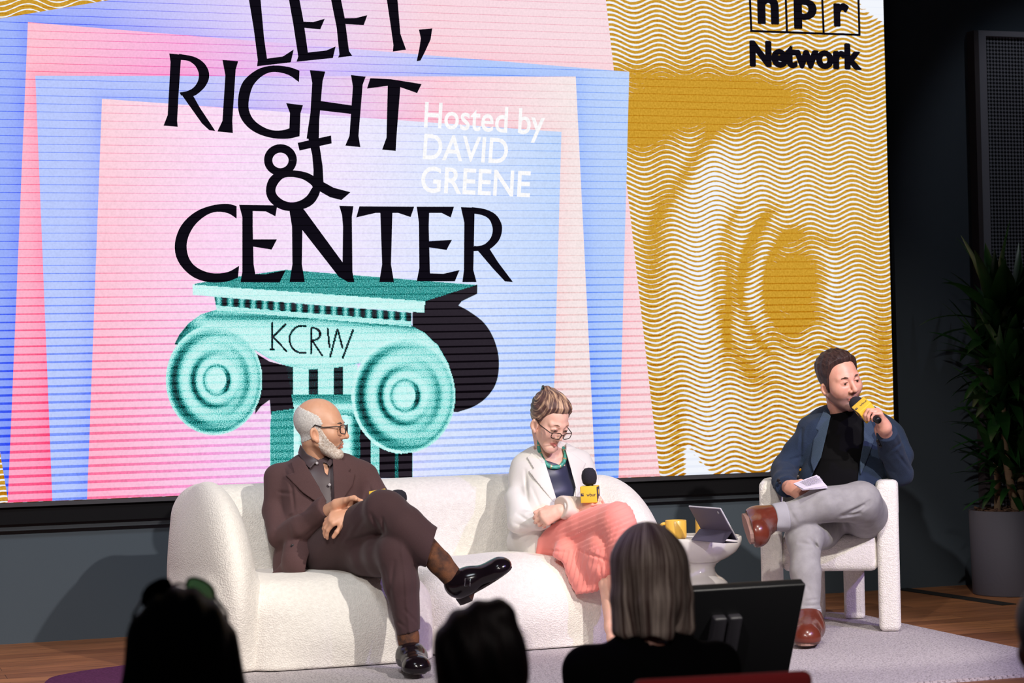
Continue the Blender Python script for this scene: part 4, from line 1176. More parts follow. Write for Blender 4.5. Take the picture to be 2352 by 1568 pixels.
def frames_glasses(parent, H, lensw, lensh, y, z, material, r=0.0016, gap=0.009, tilt=0.0, temple_z=0.0, name='eyeglasses', rnd=0.3, top_r=None):
    """rims, bridge and temples; lenses as sub-parts"""
    mb = MB(); lenses = []
    for q in (-1, 1):
        cx = q*(gap+lensw/2); pts = []
        for t in np.linspace(0, 2*math.pi, 40, endpoint=False):
            c, s_ = math.cos(t), math.sin(t); e = 2*rnd
            x = lensw/2*np.sign(c)*abs(c)**e; zz = lensh/2*np.sign(s_)*abs(s_)**e
            zz *= (1-0.10*(x*q/lensw*2)) if zz < 0 else 1
            yy = y-0.010*((cx+x)/0.06)**2+tilt*zz
            pts.append(H(cx+x, yy, z+zz))
        mb.tube(pts, r*H.sc, 6, closed=True)
        lenses.append(pts)
        hx = q*(gap+lensw+0.002)
        mb.tube([H(hx-q*0.003, y-0.011, z+lensh*0.32), H(hx+q*0.004, y-0.016, z+lensh*0.34), H(q*0.079, 0.03, z+temple_z*0.5+0.004), H(q*0.082, -0.004, z+temple_z+0.008), H(q*0.078, -0.022, z+temple_z-0.012)], r*1.1*H.sc, 6)
    mb.tube([H(-gap, y-0.0005, z+lensh*0.16), H(0, y+0.003, z+lensh*0.24), H(gap, y-0.0005, z+lensh*0.16)], r*H.sc, 6)
    g = mb.build(name, material, parent)
    gl = bpy.data.materials.get('clear_lens')
    if gl is None:
        gl = bpy.data.materials.new('clear_lens'); gl.use_nodes = True
        nt = gl.node_tree; nt.nodes.clear()
        o = nt.nodes.new('ShaderNodeOutputMaterial'); a = nt.nodes.new('ShaderNodeBsdfTransparent'); b = nt.nodes.new('ShaderNodeBsdfGlossy'); m = nt.nodes.new('ShaderNodeMixShader')
        b.inputs['Roughness'].default_value = 0.03; m.inputs[0].default_value = 0.07
        nt.links.new(a.outputs[0], m.inputs[1]); nt.links.new(b.outputs[0], m.inputs[2]); nt.links.new(m.outputs[0], o.inputs[0])
    for pts in lenses:
        mk('lens', np.array(pts), [tuple(range(len(pts)))], gl, g)
    return g

def shoe(name, S, heel, toe, up, width, height, sole_t, parent, m_up, m_sole, heel_h=0.02, ankle=None, ar=0.045, h=0.005, toe_h=0.026):
    """shoe from heel to toe (points on the bottom of the sole), up: away from the ground"""
    f = unit(toe-heel); u = unit(up-f*(np.asarray(up)@f)); s_ = np.cross(f, u); L = np.linalg.norm(toe-heel)
    A = np.array([f, s_, u])
    base = heel+u*(sole_t+heel_h*0.3)
    S.cone(heel+f*0.045+u*(sole_t+0.034), heel+f*0.10+u*(sole_t+0.038), 0.040, 0.043, 0.0, (s_, width/2/0.043))
    S.cone(heel+f*0.10+u*(sole_t+0.034), toe-f*0.055+u*(sole_t+0.020), 0.040, 0.030, 0.05, (s_, width/2/0.038))
    S.ell(toe-f*0.045+u*(sole_t+0.014), (0.046, width*0.42, toe_h), A, 0.08)
    if toe_h > 0.03: S.cone(heel+f*0.11+u*(sole_t+0.06), toe-f*0.07+u*(sole_t+0.03), 0.040, 0.034, 0.06)
    if ankle is not None: S.cone(heel+f*0.06+u*(sole_t+0.04), ankle, max(0.045, ar*0.97), ar, 0.06)
    S.cut(lambda p: (p-heel)@u-sole_t*0.9)
    soft(name, S, h, m_up, parent)
    n = 24; pts = []
    for k in range(n):
        t = 2*math.pi*k/n; c, sn = math.cos(t), math.sin(t)
        x = L/2+(L/2+0.004)*c; wloc = width/2*(1.04 if x > L*0.55 else 0.86+0.18*np.clip(x/(L*0.55), 0, 1))
        pts.append(heel+f*x+s_*wloc*np.sign(sn)*abs(sn)**0.75)
    mb = MB()
    mb.slab([p+u*sole_t for p in pts], u, sole_t if heel_h <= 0.012 else sole_t*0.6)
    if heel_h > 0.012:
        hp = [p for p in pts if (p-heel)@f < L*0.32]
        hp = sorted(hp, key=lambda p: math.atan2((p-heel-f*L*0.16)@s_, (p-heel-f*L*0.16)@f))
        mb.slab([p+u*sole_t*0.5 for p in hp], u, heel_h)
    ob = mb.build('sole', m_sole, parent, smooth=False)
    return A

def mic(px_foam, d_foam, tail, label, spin, parent=None, flag_at=0.082, flag_half=0.037):
    """handheld microphone: foam ball at a picture point, tail: world point of the handle's end"""
    c = P(*px_foam, d_foam) if len(px_foam) == 2 else np.asarray(px_foam)
    ax = unit(np.asarray(tail)-c); L = np.linalg.norm(np.asarray(tail)-c)
    a = unit(np.cross(ax, UP) if abs(ax[2]) < 0.9 else np.cross(ax, np.array([1.0, 0, 0])))
    b = np.cross(ax, a); a, b = a*math.cos(spin)+b*math.sin(spin), -a*math.sin(spin)+b*math.cos(spin)
    m = thing('microphone', (c+np.asarray(tail))/2, label, 'microphone', 'handheld microphones with yellow cube flags')
    foam = mat('mic_foam', (34, 31, 42), 0.95, bump=('noise', 260, 0.4)); blk = mat('mic_black', (14, 14, 16), 0.4)
    fy = mat('flag_yellow', (250, 204, 66), 0.5); fd = mat('flag_dark', (68, 56, 76), 0.55)
    MB().lathe([(0, -0.036), (0.018, -0.033), (0.029, -0.021), (0.034, -0.004), (0.0345, 0.012), (0.031, 0.030), (0.026, 0.038), (0.022, 0.040), (0, 0.040)], c, ax, 28).build('foam_windscreen', foam, m)
    MB().lathe([(0.017, 0.036), (0.018, 0.05), (0.0165, 0.06), (0.0165, L-0.02), (0.0155, L-0.004), (0.013, L), (0, L)], c, ax, 24).build('handle', blk, m)
    fc = c+ax*flag_at; A = np.array([a, b, ax])
    fl = MB().box(fc, A, (flag_half, flag_half, flag_half), 0.003).build('flag', fy, m, label='yellow cube flag')
    V, F = text_outline('wbur', 0.01)
    for sgn in (-1, 1):
        n_ = a*sgn; t_ = np.cross(n_, -ax) ; o_ = fc+n_*(flag_half+0.0006)
        right = np.cross(-ax, n_)
        w_, h_ = flag_half*1.12, flag_half*0.42
        mk('flag_lettering', [o_+right*(-0.22*flag_half+u*w_)-ax*(-0.1*flag_half+v*h_-0.12*flag_half) for u, v in V], F, fd, fl, smooth=False)
        mb = MB()
        q0 = o_+right*(-0.75*flag_half)+ax*(0.0*flag_half)
        for x0_, x1_, y0_, y1_ in ((-0.17, 0.02, -0.17, 0.17), (0.02, 0.17, -0.17, 0.0), (0.06, 0.17, 0.06, 0.17)):
            k = lambda u, v: q0+right*u*flag_half-ax*v*flag_half
            mb.add([k(x0_, y0_), k(x1_, y0_), k(x1_, y1_), k(x0_, y1_)], [(0, 1, 2, 3)])
        mb.build('flag_emblem', fd, fl, smooth=False)
        n_ = b*sgn; o_ = fc+n_*(flag_half+0.0006); right = np.cross(-ax, n_)
        e = flag_half*0.86
        mk('flag_side_panel', [o_-right*e-ax*e, o_+right*e-ax*e, o_+right*e+ax*e, o_-right*e+ax*e], [(0, 1, 2, 3)], fd, fl, smooth=False)
        o2 = o_+n_*0.0004+right*0.2*flag_half-ax*0.25*flag_half
        mk('flag_dot', [o2+(right*math.cos(t)+ax*math.sin(t))*flag_half*0.32 for t in np.linspace(0, 2*math.pi, 24, endpoint=False)], [tuple(range(24))], fy, fl, smooth=False)
    return m, c, ax
def button(parent, p, n, r, material, name='button'):
    MB().lathe([(0, -0.001), (r, -0.001), (r, 0.0014), (r*0.75, 0.002), (0, 0.0016)], p, n, 16).build(name, material, parent)
def ring_band(parent, c, ax, R, material, name='ring', r=0.0018):
    ax = unit(ax); a = unit(np.cross(ax, UP+0.01)); b = np.cross(ax, a)
    MB().tube([c+R*(math.cos(t)*a+math.sin(t)*b) for t in np.linspace(0, 2*math.pi, 20, endpoint=False)], r, 6, closed=True).build(name, material, parent)
silver = mat('silver', (200, 200, 205), 0.2, 1.0)
def nails(): pass
TOW = -np.array([math.sin(YAW), math.cos(YAW), 0])       # towards the viewer, level

# ---------------------------------------------------------------- the man in the brown suit
brown = mat('suit_brown', (88, 63, 63), 0.8, spec=0.2, sheen=0.05, bump=('noise', 420, 0.12), mottled=0.06, mscale=300)
shirtb = mat('shirt_brown', (74, 58, 62), 0.45, spec=0.4, sheen=0.2)
sk1 = skin_mat('skin_tan', (226, 170, 138), (190, 112, 102), (206, 190, 178), (214, 146, 116))
m1 = None
H1 = Head(P(737, 982, 9.36), view_dir(0.985, -0.02, 0.17), UP+0.02*r0, 1.06)
J = dict(nb=P(728, 1068, 9.41), shR=P(650, 1100, 9.40), shL=P(832, 1092, 9.45), elR=P(650, 1228, 9.25), wrR=P(772, 1161, 8.96),
         elL=P(872, 1190, 9.33), wrL=P(806, 1181, 8.93), hipR=P(752, 1268, 9.18), knR=P(890, 1176, 8.80), anR=P(1050, 1332, 8.68),
         hipL=P(800, 1270, 9.2), knL=P(908, 1268, 8.74), anL=P(940, 1490, 8.66))
fr1 = view_dir(0.22, 0.0, 1.0)
def torso1(S, e=0.0, k=0.05):
    S.cone(P(735, 1258, 9.30), P(738, 1140, 9.37), 0.172-e, 0.19-e, 0.0, (fr1, 0.70))
    S.cone(P(672, 1108, 9.41), P(812, 1100, 9.44), 0.078-e, 0.078-e, 0.06)
    S.cone(P(700, 1085, 9.42), P(780, 1082, 9.43), 0.075-e, 0.075-e, 0.05)
# body
S = Sdf()
H1.skull(S); H1.features(S, 1.0, 0.0, 0.7); H1.ears(S)
S.cone(H1(0, -0.03, -0.06), J['nb'], 0.056, 0.066, 0.02)
torso1(S, 0.03)
S.chain([P(648, 1104, 9.40), P(638, 1170, 9.36), P(652, 1230, 9.25), P(700, 1206, 9.12), J['wrR']], [0.05, 0.042, 0.042, 0.036, 0.027], 0.03)
S.chain([P(834, 1098, 9.46), P(856, 1140, 9.43), P(870, 1190, 9.34), P(835, 1177, 9.1), J['wrL']], [0.045, 0.042, 0.042, 0.034, 0.027], 0.03)
S.chain([J['hipR'], J['knR'], J['anR']], [0.08, 0.05, 0.036], 0.03)
S.chain([J['hipL'], J['knL'], J['anL']], [0.08, 0.05, 0.036], 0.03)
S.cone(J['hipR'], J['hipL'], 0.08, 0.08, 0.05)
# left hand resting, fingers down; right hand round the microphone
kL, tL, _ = hand(S, J['wrL'], view_dir(-0.93, -0.22, 0.12), view_dir(0.1, -0.8, -0.62), view_dir(-0.1, -0.3, 0.9), each=[(0.75, 0.45, 0.3), (0.8, 0.45, 0.3), (0.7, 0.5, 0.3), (0.6, 0.55, 0.35)], sc=0.98, thumb=(0.7, 0.4, 0.4))
kR, tR, _ = hand(S, J['wrR'], view_dir(0.97, 0.16, 0.05), view_dir(0.1, -0.75, 0.6), view_dir(0, 0.8, 0.6), each=[(0.7, 1.0, 0.7)]*4, sc=1.0)
V, F = surface(S, 0.0042)
m1 = mk('person', V, F, sk1, origin=P(760, 1300, 9.1)*np.array([1, 1, 0])+UP*0.0, attrs={'lip': H1.lip_mask(V)*0.8, 'stubble': 0*V[:, 0]},
        label='bearded person with glasses in a brown suit, legs crossed on the sofa, looking sideways', category='person')
H1.eyes(m1)
gr = mat('brow_grey', (96, 84, 78), 0.9); H1.brows(m1, gr, 0.003, 0.0175)
skin1 = Sdf(); H1.skull(skin1); skin1.cone(H1(0, -0.03, -0.06), J['nb'], 0.056, 0.066, 0.02)
hair_grey = mat('hair_grey', (212, 202, 196), 0.95, bump=('noise', 300, 0.2), mottled=0.1, mscale=160, c2=(236, 228, 222))
def shell(H, base, t, region, name, material, parent, h=0.0035, extra=None, lo=-0.13, hi=0.14, noise=None, inner=0.004):
    S = Sdf()
    c = H.o
    def f(p):
        d = base(p)
        tt = t(H.loc(p)) if callable(t) else t
        e = np.maximum(d-tt, -(d+inner))
        if noise is not None: e = e+noise(p)
        return -smin(-e, -region(H.loc(p))*H.sc, 0.004)
    S.fn(f, c-0.17*H.sc, c+0.17*H.sc)
    V, F = surface(S, h, pad=0.0)
    return mk(name, V, F, material, parent)
# cropped hair round the back and sides
def hair1(l):
    y, z = l[:, 1], l[:, 2]
    front = np.interp(z, [-0.1, -0.04, -0.02, 0.02, 0.05, 0.07, 0.09], [-0.03, -0.025, 0.012, 0.026, 0.012, -0.03, -0.085])
    return np.maximum(y-front, np.maximum(-0.07+0.3*(y+0.1)-z, z-0.094))+0.004*np.sin(l[:, 0]*310+z*240)*np.sin(y*350-z*190)
shell(H1, skin1, lambda l: 0.0016+0.003*np.clip(-hair1(l)/0.03, 0, 1), hair1, 'hair', hair_grey, m1)
beard1 = mat('beard_grey', (206, 182, 164), 0.95, bump=('noise', 240, 0.25), mottled=0.12, mscale=130, c2=(240, 228, 218))
def beard_reg(l):
    x, y, z = np.abs(l[:, 0]), l[:, 1], l[:, 2]
    lim = np.interp(y, [-0.005, 0.015, 0.03, 0.05, 0.065, 0.08, 0.10], [0.03, 0.012, -0.016, -0.046, -0.062, -0.088, -0.090])
    return np.maximum(np.maximum(z-lim, 0.004-y-0.2*(z+0.06)), -0.142-z)+0.0035*np.sin(y*420+x*200)*np.sin(z*380)
bsk = Sdf(); H1.skull(bsk)
shell(H1, bsk, lambda l: 0.0010+0.0022*np.clip(-beard_reg(l)/0.015, 0, 1)+0.0030*np.clip((l[:, 1]-0.03)/0.05, 0, 1)*np.clip((-l[:, 2]-0.075)/0.04, 0, 1), beard_reg, 'beard', beard1, m1, h=0.0032)
S = Sdf()
H1.cone(S, (-0.027, 0.0785, -0.080), (-0.003, 0.0925, -0.0585), 0.0042, 0.0042, 0.003); H1.cone(S, (0.027, 0.0785, -0.080), (0.003, 0.0925, -0.0585), 0.0042, 0.0042, 0.003)
soft('moustache', S, 0.0026, mat('moustache_grey', (168, 140, 124), 0.95, bump=('noise', 240, 0.6)), m1)
frames_glasses(m1, H1, 0.052, 0.037, 0.110, -0.006, mat('frame_black', (22, 20, 24), 0.3), r=0.0021, gap=0.0085, temple_z=0.012, rnd=0.22)
# shirt with open collar
S = Sdf(); torso1(S, 0.016); S.cone(P(735, 1258, 9.29), P(735, 1290, 9.27), 0.155, 0.150, 0.02, (fr1, 0.8))
S.cone(P(729, 1078, 9.40), P(733, 1058, 9.40), 0.078, 0.070, 0.02)
S.cut(lambda p: np.maximum(H1.loc(p)[:, 2]*0-1, 0)+smin(np.linalg.norm(np.cross(p-J['nb'], unit(H1(0, -0.03, -0.06)-J['nb'])), axis=1)-0.060, np.full(len(p), 9.), 0)+np.where(p[:, 2] < J['nb'][2]-0.02, 1, 0))
S.disp(folds(0.0022, 1.1, 3))
S.cut(lambda p: prism([(742, 1062), (757, 1066), (753, 1092), (746, 1084)])(p)+np.where((p-J['nb'])@fr1 < 0.02, 1, 0))
soft('shirt', S, 0.0055, shirtb, m1)
colS = Sdf()
tf = Sdf(); torso1(tf, 0.006)
def collar_fn(poly, front, t0=0.0, t1=0.010, base=None):
    pr = prism(poly); bs_ = base
    def f(p):
        d = bs_(p)
        e = np.maximum(np.maximum(d-t1, -(d-t0)), pr(p))
        return np.maximum(e, -((p-front[0])@front[1]))
    return f
neck1 = Sdf(); torso1(neck1, 0.008); neck1.cone(J['nb']-UP*0.02, H1(0, -0.03, -0.07), 0.074, 0.066, 0.03)
F1 = (J['nb'], fr1)
for pl in ([(690, 1020), (705, 1042), (732, 1056), (725, 1062), (712, 1076), (704, 1068), (684, 1040)], [(772, 1046), (766, 1062), (757, 1072), (750, 1064), (760, 1050)]):
    S = Sdf(); S.fn(collar_fn(pl, (J['nb']-fr1*0.05, fr1), -0.004, 0.009, neck1), P(680, 1090, 9.5)-0.12, P(780, 1020, 9.2)+0.12)
    V, F = surface(S, 0.004, pad=0.0)
    if len(V): V, F = biggest(V, F)
    if len(V): mk('collar', V, F, shirtb, m1)
pearl = mat('button_pearl', (190, 180, 184), 0.25)
for bx_, by_ in ((728, 1063), (757, 1113)):
    q = P(bx_, by_, 9.2); d_ = unit(q-CAM)
    for _ in range(60):
        dd = torsoB(q) if False else neck1(q[None])[0]
        if dd < 0.002: break
        q = q+d_*max(0.001, dd*0.6)
    button(m1, q-d_*0.003, -d_, 0.0065, pearl, 'shirt_button')
# jacket
def jacket1(S, e=0.0):
    torso1(S, -0.004+e)
    S.cone(P(712, 1292, 9.30), P(742, 1240, 9.32), 0.165-e, 0.172-e, 0.05, (fr1, 0.78))
    S.cone(P(700, 1225, 9.20), P(688, 1290, 9.13), 0.075-e, 0.085-e, 0.05); S.cone(P(680, 1296, 9.16), P(632, 1316, 9.16), 0.05-e*0.5, 0.012, 0.03)
    S.chain([P(643, 1102, 9.40), P(636, 1170, 9.36), P(652, 1232, 9.25), P(700, 1208, 9.12), P(748, 1166, 9.02)], [0.073, 0.068, 0.064, 0.058, 0.052], 0.03)
    S.chain([P(836, 1096, 9.45), P(858, 1140, 9.42), P(872, 1192, 9.33), P(835, 1176, 9.1)], [0.070, 0.064, 0.06, 0.05], 0.03)
jt = Sdf(); torso1(jt, -0.004)
S = Sdf(); jacket1(S)
S.disp(folds(0.003, 0.8, 1))
S.disp(creases([(634, 1212, 668, 1186, 0.009, 4), (640, 1130, 668, 1133, 0.007, 4), (668, 1096, 676, 1172, 0.010, 4), (664, 1186, 690, 1176, 0.008, 4), (690, 1236, 740, 1200, 0.006, 5), (640, 1250, 700, 1232, 0.004, 6), (655, 1080, 668, 1120, 0.004, 4), (846, 1110, 858, 1150, 0.006, 4), (664, 1210, 668, 1250, 0.004, 4), (690, 1180, 720, 1168, 0.005, 4)]))
open1 = prism([(690, 1030), (775, 1030), (766, 1075), (776, 1120), (782, 1162), (752, 1162), (733, 1118), (704, 1070)])
S.cut(lambda p: open1(p)+np.where((p-J['nb'])@fr1 < 0.0, 1, 0))
op2 = prism([(731, 1228), (790, 1190), (790, 1330), (738, 1330), (700, 1312), (705, 1285), (718, 1250)])
S.cut(lambda p: op2(p)+np.where((p-P(735, 1258, 9.30))@fr1 < 0.03, 1, 0))
S.cut(lambda p: np.linalg.norm(np.cross(p-J['nb'], UP), axis=1)-0.068+np.where(p[:, 2] < J['nb'][2], 1, 0))
S.cut(lambda p: np.maximum((p-P(758, 1165, 9.01))@-unit(J['wrR']-J['elR'])-0.0, np.linalg.norm(p-P(762, 1165, 9.0), axis=1)-0.075))
S.cut(lambda p: (p[:, 2]-0.385))
soft('jacket', S, 0.0058, brown, m1)
lapw = Sdf(); jacket1(lapw)
for pl in ([(668, 1062), (686, 1048), (706, 1072), (750, 1150), (745, 1166), (694, 1130), (656, 1091), (676, 1086)], [(764, 1050), (779, 1049), (806, 1077), (800, 1083), (816, 1087), (810, 1114), (774, 1168), (768, 1150), (766, 1100)]):
    S = Sdf(); S.fn(collar_fn(pl, (J['nb']-fr1*0.01, fr1), -0.002, 0.010, lapw), P(640, 1180, 9.5)-0.1, P(830, 1040, 9.2)+0.1)
    V, F = surface(S, 0.0045, pad=0.0)
    mk('lapel', V, F, brown, m1)
dkb = mat('button_dark', (26, 20, 24), 0.3)
def on_surface(sd, px, py, d0):
    q = P(px, py, d0); d_ = unit(q-CAM)
    for _ in range(200):
        dd = sd(q[None], cull=False)[0]
        if dd < 0.001: break
        q = q+d_*max(0.0008, dd*0.5)
    return q, d_
for bx_, by_ in ((672, 1254),):
    q, d_ = on_surface(lapw, bx_, by_, 8.9); button(m1, q-d_*0.004, -d_, 0.009, dkb)
# trousers
S = Sdf()
S.cone(P(752, 1276, 9.24), P(800, 1276, 9.25), 0.112, 0.112, 0.0)
S.chain([P(748, 1262, 9.16), P(816, 1215, 8.98), P(886, 1172, 8.80)], [0.108, 0.098, 0.083], 0.04)
S.chain([P(886, 1172, 8.80), P(930, 1208, 8.74), P(987, 1258, 8.71)], [0.083, 0.084, 0.086], 0.03)
S.chain([P(800, 1272, 9.2), P(860, 1272, 8.95), P(912, 1272, 8.74)], [0.105, 0.098, 0.086], 0.04)
S.chain([P(912, 1272, 8.74), P(922, 1340, 8.70), P(938, 1452, 8.67)], [0.086, 0.078, 0.047], 0.03)
S.disp(folds(0.003, 0.75, 7))
S.disp(creases([(872, 1218, 852, 1180, 0.010, 5), (884, 1222, 878, 1190, 0.010, 4), (800, 1242, 868, 1222, 0.008, 5), (806, 1208, 780, 1250, 0.005, 5), (836, 1190, 812, 1226, 0.005, 5), (960, 1190, 990, 1210, 0.004, 6), (905, 1290, 897, 1360, 0.007, 5), (925, 1280, 930, 1370, 0.006, 5), (880, 1300, 905, 1400, 0.006, 5), (950, 1300, 948, 1420, 0.006, 4), (930, 1400, 956, 1430, 0.006, 4), (905, 1420, 930, 1440, 0.005, 4), (930, 1150, 986, 1216, 0.003, 4)]))
S.disp(lambda p: -0.006*np.exp(-((pix(p)[0]-(932+(pix(p)[1]-1350)*0.09))/5)**2)*np.clip((pix(p)[1]-1240)/40, 0, 1))
axR = unit(P(1006, 1270, 8.70)-P(930, 1208, 8.74))
hemR = P(991, 1258, 8.71); S.keep(lambda p: np.where(np.linalg.norm(p-hemR, axis=1) < 0.16, (p-hemR)@unit(view_dir(0.95, -0.30, 0.0)), -1), 0.0)
hemL = P(937, 1452, 8.67); S.keep(lambda p: np.where(np.linalg.norm(p-hemL, axis=1) < 0.12, (p-hemL)@unit(view_dir(0.25, -1, 0.0)), -1), 0.0)
S.cut(lambda p: np.where(np.linalg.norm(p-hemR, axis=1) < 0.2, np.maximum(np.linalg.norm(np.cross(p-hemR, axR), axis=1)-0.076, -((p-hemR)@axR)-0.05), 1), 0.0)
soft('trousers', S, 0.0058, mat('trousers_brown', (70, 49, 51), 0.8, spec=0.2, sheen=0.1, bump=('noise', 420, 0.12), mottled=0.05, mscale=300), m1)
# socks
sock = mat('sock_brown', (74, 46, 34), 0.85, mottled=0.25, mscale=30, c2=(112, 68, 40), bump=('noise', 200, 0.2))
S = Sdf(); S.chain([P(955, 1232, 8.72), P(1010, 1292, 8.69), P(1052, 1340, 8.67)], [0.052, 0.050, 0.043], 0.03); soft('sock', S, 0.005, sock, m1)
S = Sdf(); S.chain([P(933, 1400, 8.68), P(938, 1462, 8.67), P(942, 1508, 8.66)], [0.044, 0.043, 0.044], 0.02); soft('sock', S, 0.005, sock, m1)
# shoes
patent = mat('patent_leather', (20, 13, 18), 0.16, spec=0.35, coat=0.15); sole_d = mat('sole_dark', (38, 30, 32), 0.5)
h0, t0 = P(1052, 1378, 8.70), P(1176, 1306, 8.62)
shoe('shoe', Sdf(), h0, t0, view_dir(-0.50, 0.86, 0.25), 0.098, 0.1, 0.012, m1, patent, sole_d, heel_h=0.026, ankle=P(1046, 1338, 8.68), ar=0.044)
a0 = on_floor(948, 1530, RUGZ+0.02); hl = P(940, 1528, 8.72); hl[2] = RUGZ+0.018
tt_ = hl+unit(view_dir(0.18, 0, 1.0))*0.29
shoe('shoe', Sdf(), hl, tt_, UP, 0.098, 0.1, 0.012, m1, patent, sole_d, heel_h=0.018, ankle=P(942, 1500, 8.67), ar=0.045)
bk = P(1074, 1336, 8.60)
for pc, nn, uu in ((P(1074, 1337, 8.575), view_dir(0.1, 0.05, 1), view_dir(0.1, 1, 0)),):
    rt = np.cross(uu, nn); mb = MB()
    mb.tube([pc+rt*0.011*a+unit(uu)*0.016*b for a, b in ((-1, -1), (1, -1), (1, 1), (-1, 1))], 0.0022, 6, closed=True)
    mb.build('shoe_buckle', silver, m1)
ring_band(m1, kL[2]+unit(tL[2][0]-kL[2])*0.02, tL[2][0]-kL[2], 0.0108, silver)
mic((915, 1142), 8.93, P(812, 1160, 8.97), 'microphone lying behind the crossed knee of the person in brown', 0.4)
# ---------------------------------------------------------------- the woman in the white blazer
blazer = mat('blazer_white', (226, 221, 215), 0.8, spec=0.2, sheen=0.2, bump=('noise', 380, 0.12))
navy = mat('top_navy', (38, 40, 66), 0.42, spec=0.5, sheen=0.2)
sk2 = skin_mat('skin_fair', (238, 190, 168), (220, 128, 122), (230, 180, 160), (232, 168, 146))
H2 = Head(P(1263, 967, 9.62), view_dir(0.52, -0.47, 0.70), UP+0.06*r0, 0.98, True)
fr2 = view_dir(0.34, 0.05, 0.95)
nb2 = P(1262, 1058, 9.72)
def torso2(S, e=0.0):
    S.cone(P(1262, 1215, 9.62), P(1264, 1150, 9.68), 0.142-e, 0.132-e, 0.0, (fr2, 0.74))
    S.cone(P(1264, 1150, 9.68), P(1268, 1092, 9.73), 0.132-e, 0.15-e, 0.03, (fr2, 0.68))
    S.cone(P(1208, 1076, 9.72), P(1328, 1066, 9.80), 0.058-e*0.8, 0.058-e*0.8, 0.06)
    S.cone(P(1236, 1062, 9.73), P(1296, 1056, 9.77), 0.055-e, 0.055-e, 0.05)
    for q in (1246, 1292): S.ell(P(q, 1128, 9.625+(q-1246)*0.0007), np.array([0.062, 0.05, 0.06])-e*0.6, None, 0.05)
aR2 = [P(1203, 1078, 9.72), P(1188, 1140, 9.67), P(1192, 1198, 9.52), P(1240, 1196, 9.47), P(1300, 1178, 9.42), P(1344, 1166, 9.36)]
aL2 = [P(1334, 1070, 9.82), P(1356, 1125, 9.78), P(1368, 1168, 9.62), P(1330, 1172, 9.44), P(1290, 1170, 9.36)]
S = Sdf()
H2.skull(S, 0.85, chin=0.97, cheek=0.75); H2.features(S, 0.95, 0.0, 0.66, 0.8, 0.002); H2.ears(S)
S.cone(H2(0, -0.035, -0.065), nb2, 0.046, 0.054, 0.02)
S.cone(nb2, P(1266, 1090, 9.72), 0.060, 0.066, 0.03, (fr2, 0.8))
torso2(S, 0.022)
S.chain(aR2, [0.036, 0.034, 0.033, 0.029, 0.025, 0.023], 0.03)
S.chain(aL2, [0.036, 0.034, 0.033, 0.029, 0.024], 0.03)
S.cone(P(1236, 1235, 9.62), P(1290, 1238, 9.66), 0.10, 0.10, 0.05)
uR2 = [P(1262, 1236, 9.60), P(1350, 1210, 9.38), P(1430, 1192, 9.18)]; uR2b = [P(1446, 1280, 9.15), P(1476, 1395, 9.10)]
lL2 = [P(1292, 1248, 9.6), P(1345, 1262, 9.40), P(1392, 1262, 9.23)]; lL2b = [P(1398, 1340, 9.22), P(1406, 1440, 9.2)]
S.chain(uR2+uR2b, [0.075, 0.062, 0.048, 0.042, 0.032], 0.03)
S.chain(lL2+lL2b, [0.075, 0.062, 0.048, 0.043, 0.031], 0.03)
for ank, tip in ((lL2b[-1], P(1418, 1490, 9.06)), (uR2b[-1], P(1512, 1440, 8.95))):
    S.cone(ank, (ank+tip)/2, 0.031, 0.034, 0.02); S.cone((ank+tip)/2, tip, 0.034, 0.024, 0.01)
kL2, tL2, _ = hand(S, P(1286, 1172, 9.355), view_dir(-0.90, -0.42, 0.05), view_dir(-0.1, -0.3, -0.9), view_dir(-0.3, 0.9, 0.2), each=[(0.55, 0.7, 0.4), (0.65, 0.75, 0.4), (0.7, 0.8, 0.4), (0.75, 0.8, 0.4)], sc=0.92, thumb=(0.95, 0.12, 0.0), tcurl=0.1, spread=0.0)
kR2, tR2, _ = hand(S, P(1338, 1172, 9.36), view_dir(0.5, 0.55, 0.4), view_dir(0.75, -0.45, -0.4), view_dir(0.2, 0.7, 0.6), each=[(0.9, 1.2, 0.8)]*4, sc=0.85)
V, F = surface(S, 0.0042)
m2 = mk('person', V, F, sk2, origin=P(1290, 1300, 9.5)*np.array([1, 1, 0]), attrs={'lip': H2.lip_mask(V), 'stubble': 0*V[:, 0]},
        label='person in a white blazer and coral skirt looking down, hair pinned up', category='person')
H2.eyes(m2, (40, 34, 30))
H2.brows(m2, mat('brow_brown', (140, 102, 82), 0.9), 0.0021, 0.022, 0.002)
for q in (-1, 1):
    S = Sdf(); H2.cone(S, (q*0.019, 0.0925, -0.002), (q*0.034, 0.0935, -0.0035), 0.0018, 0.0022, 0.001); H2.cone(S, (q*0.034, 0.0935, -0.0035), (q*0.047, 0.083, -0.004), 0.0022, 0.0015, 0.001)
    soft('eyelashes', S, 0.0016, mat('lash_dark', (40, 28, 24), 0.8), m2)
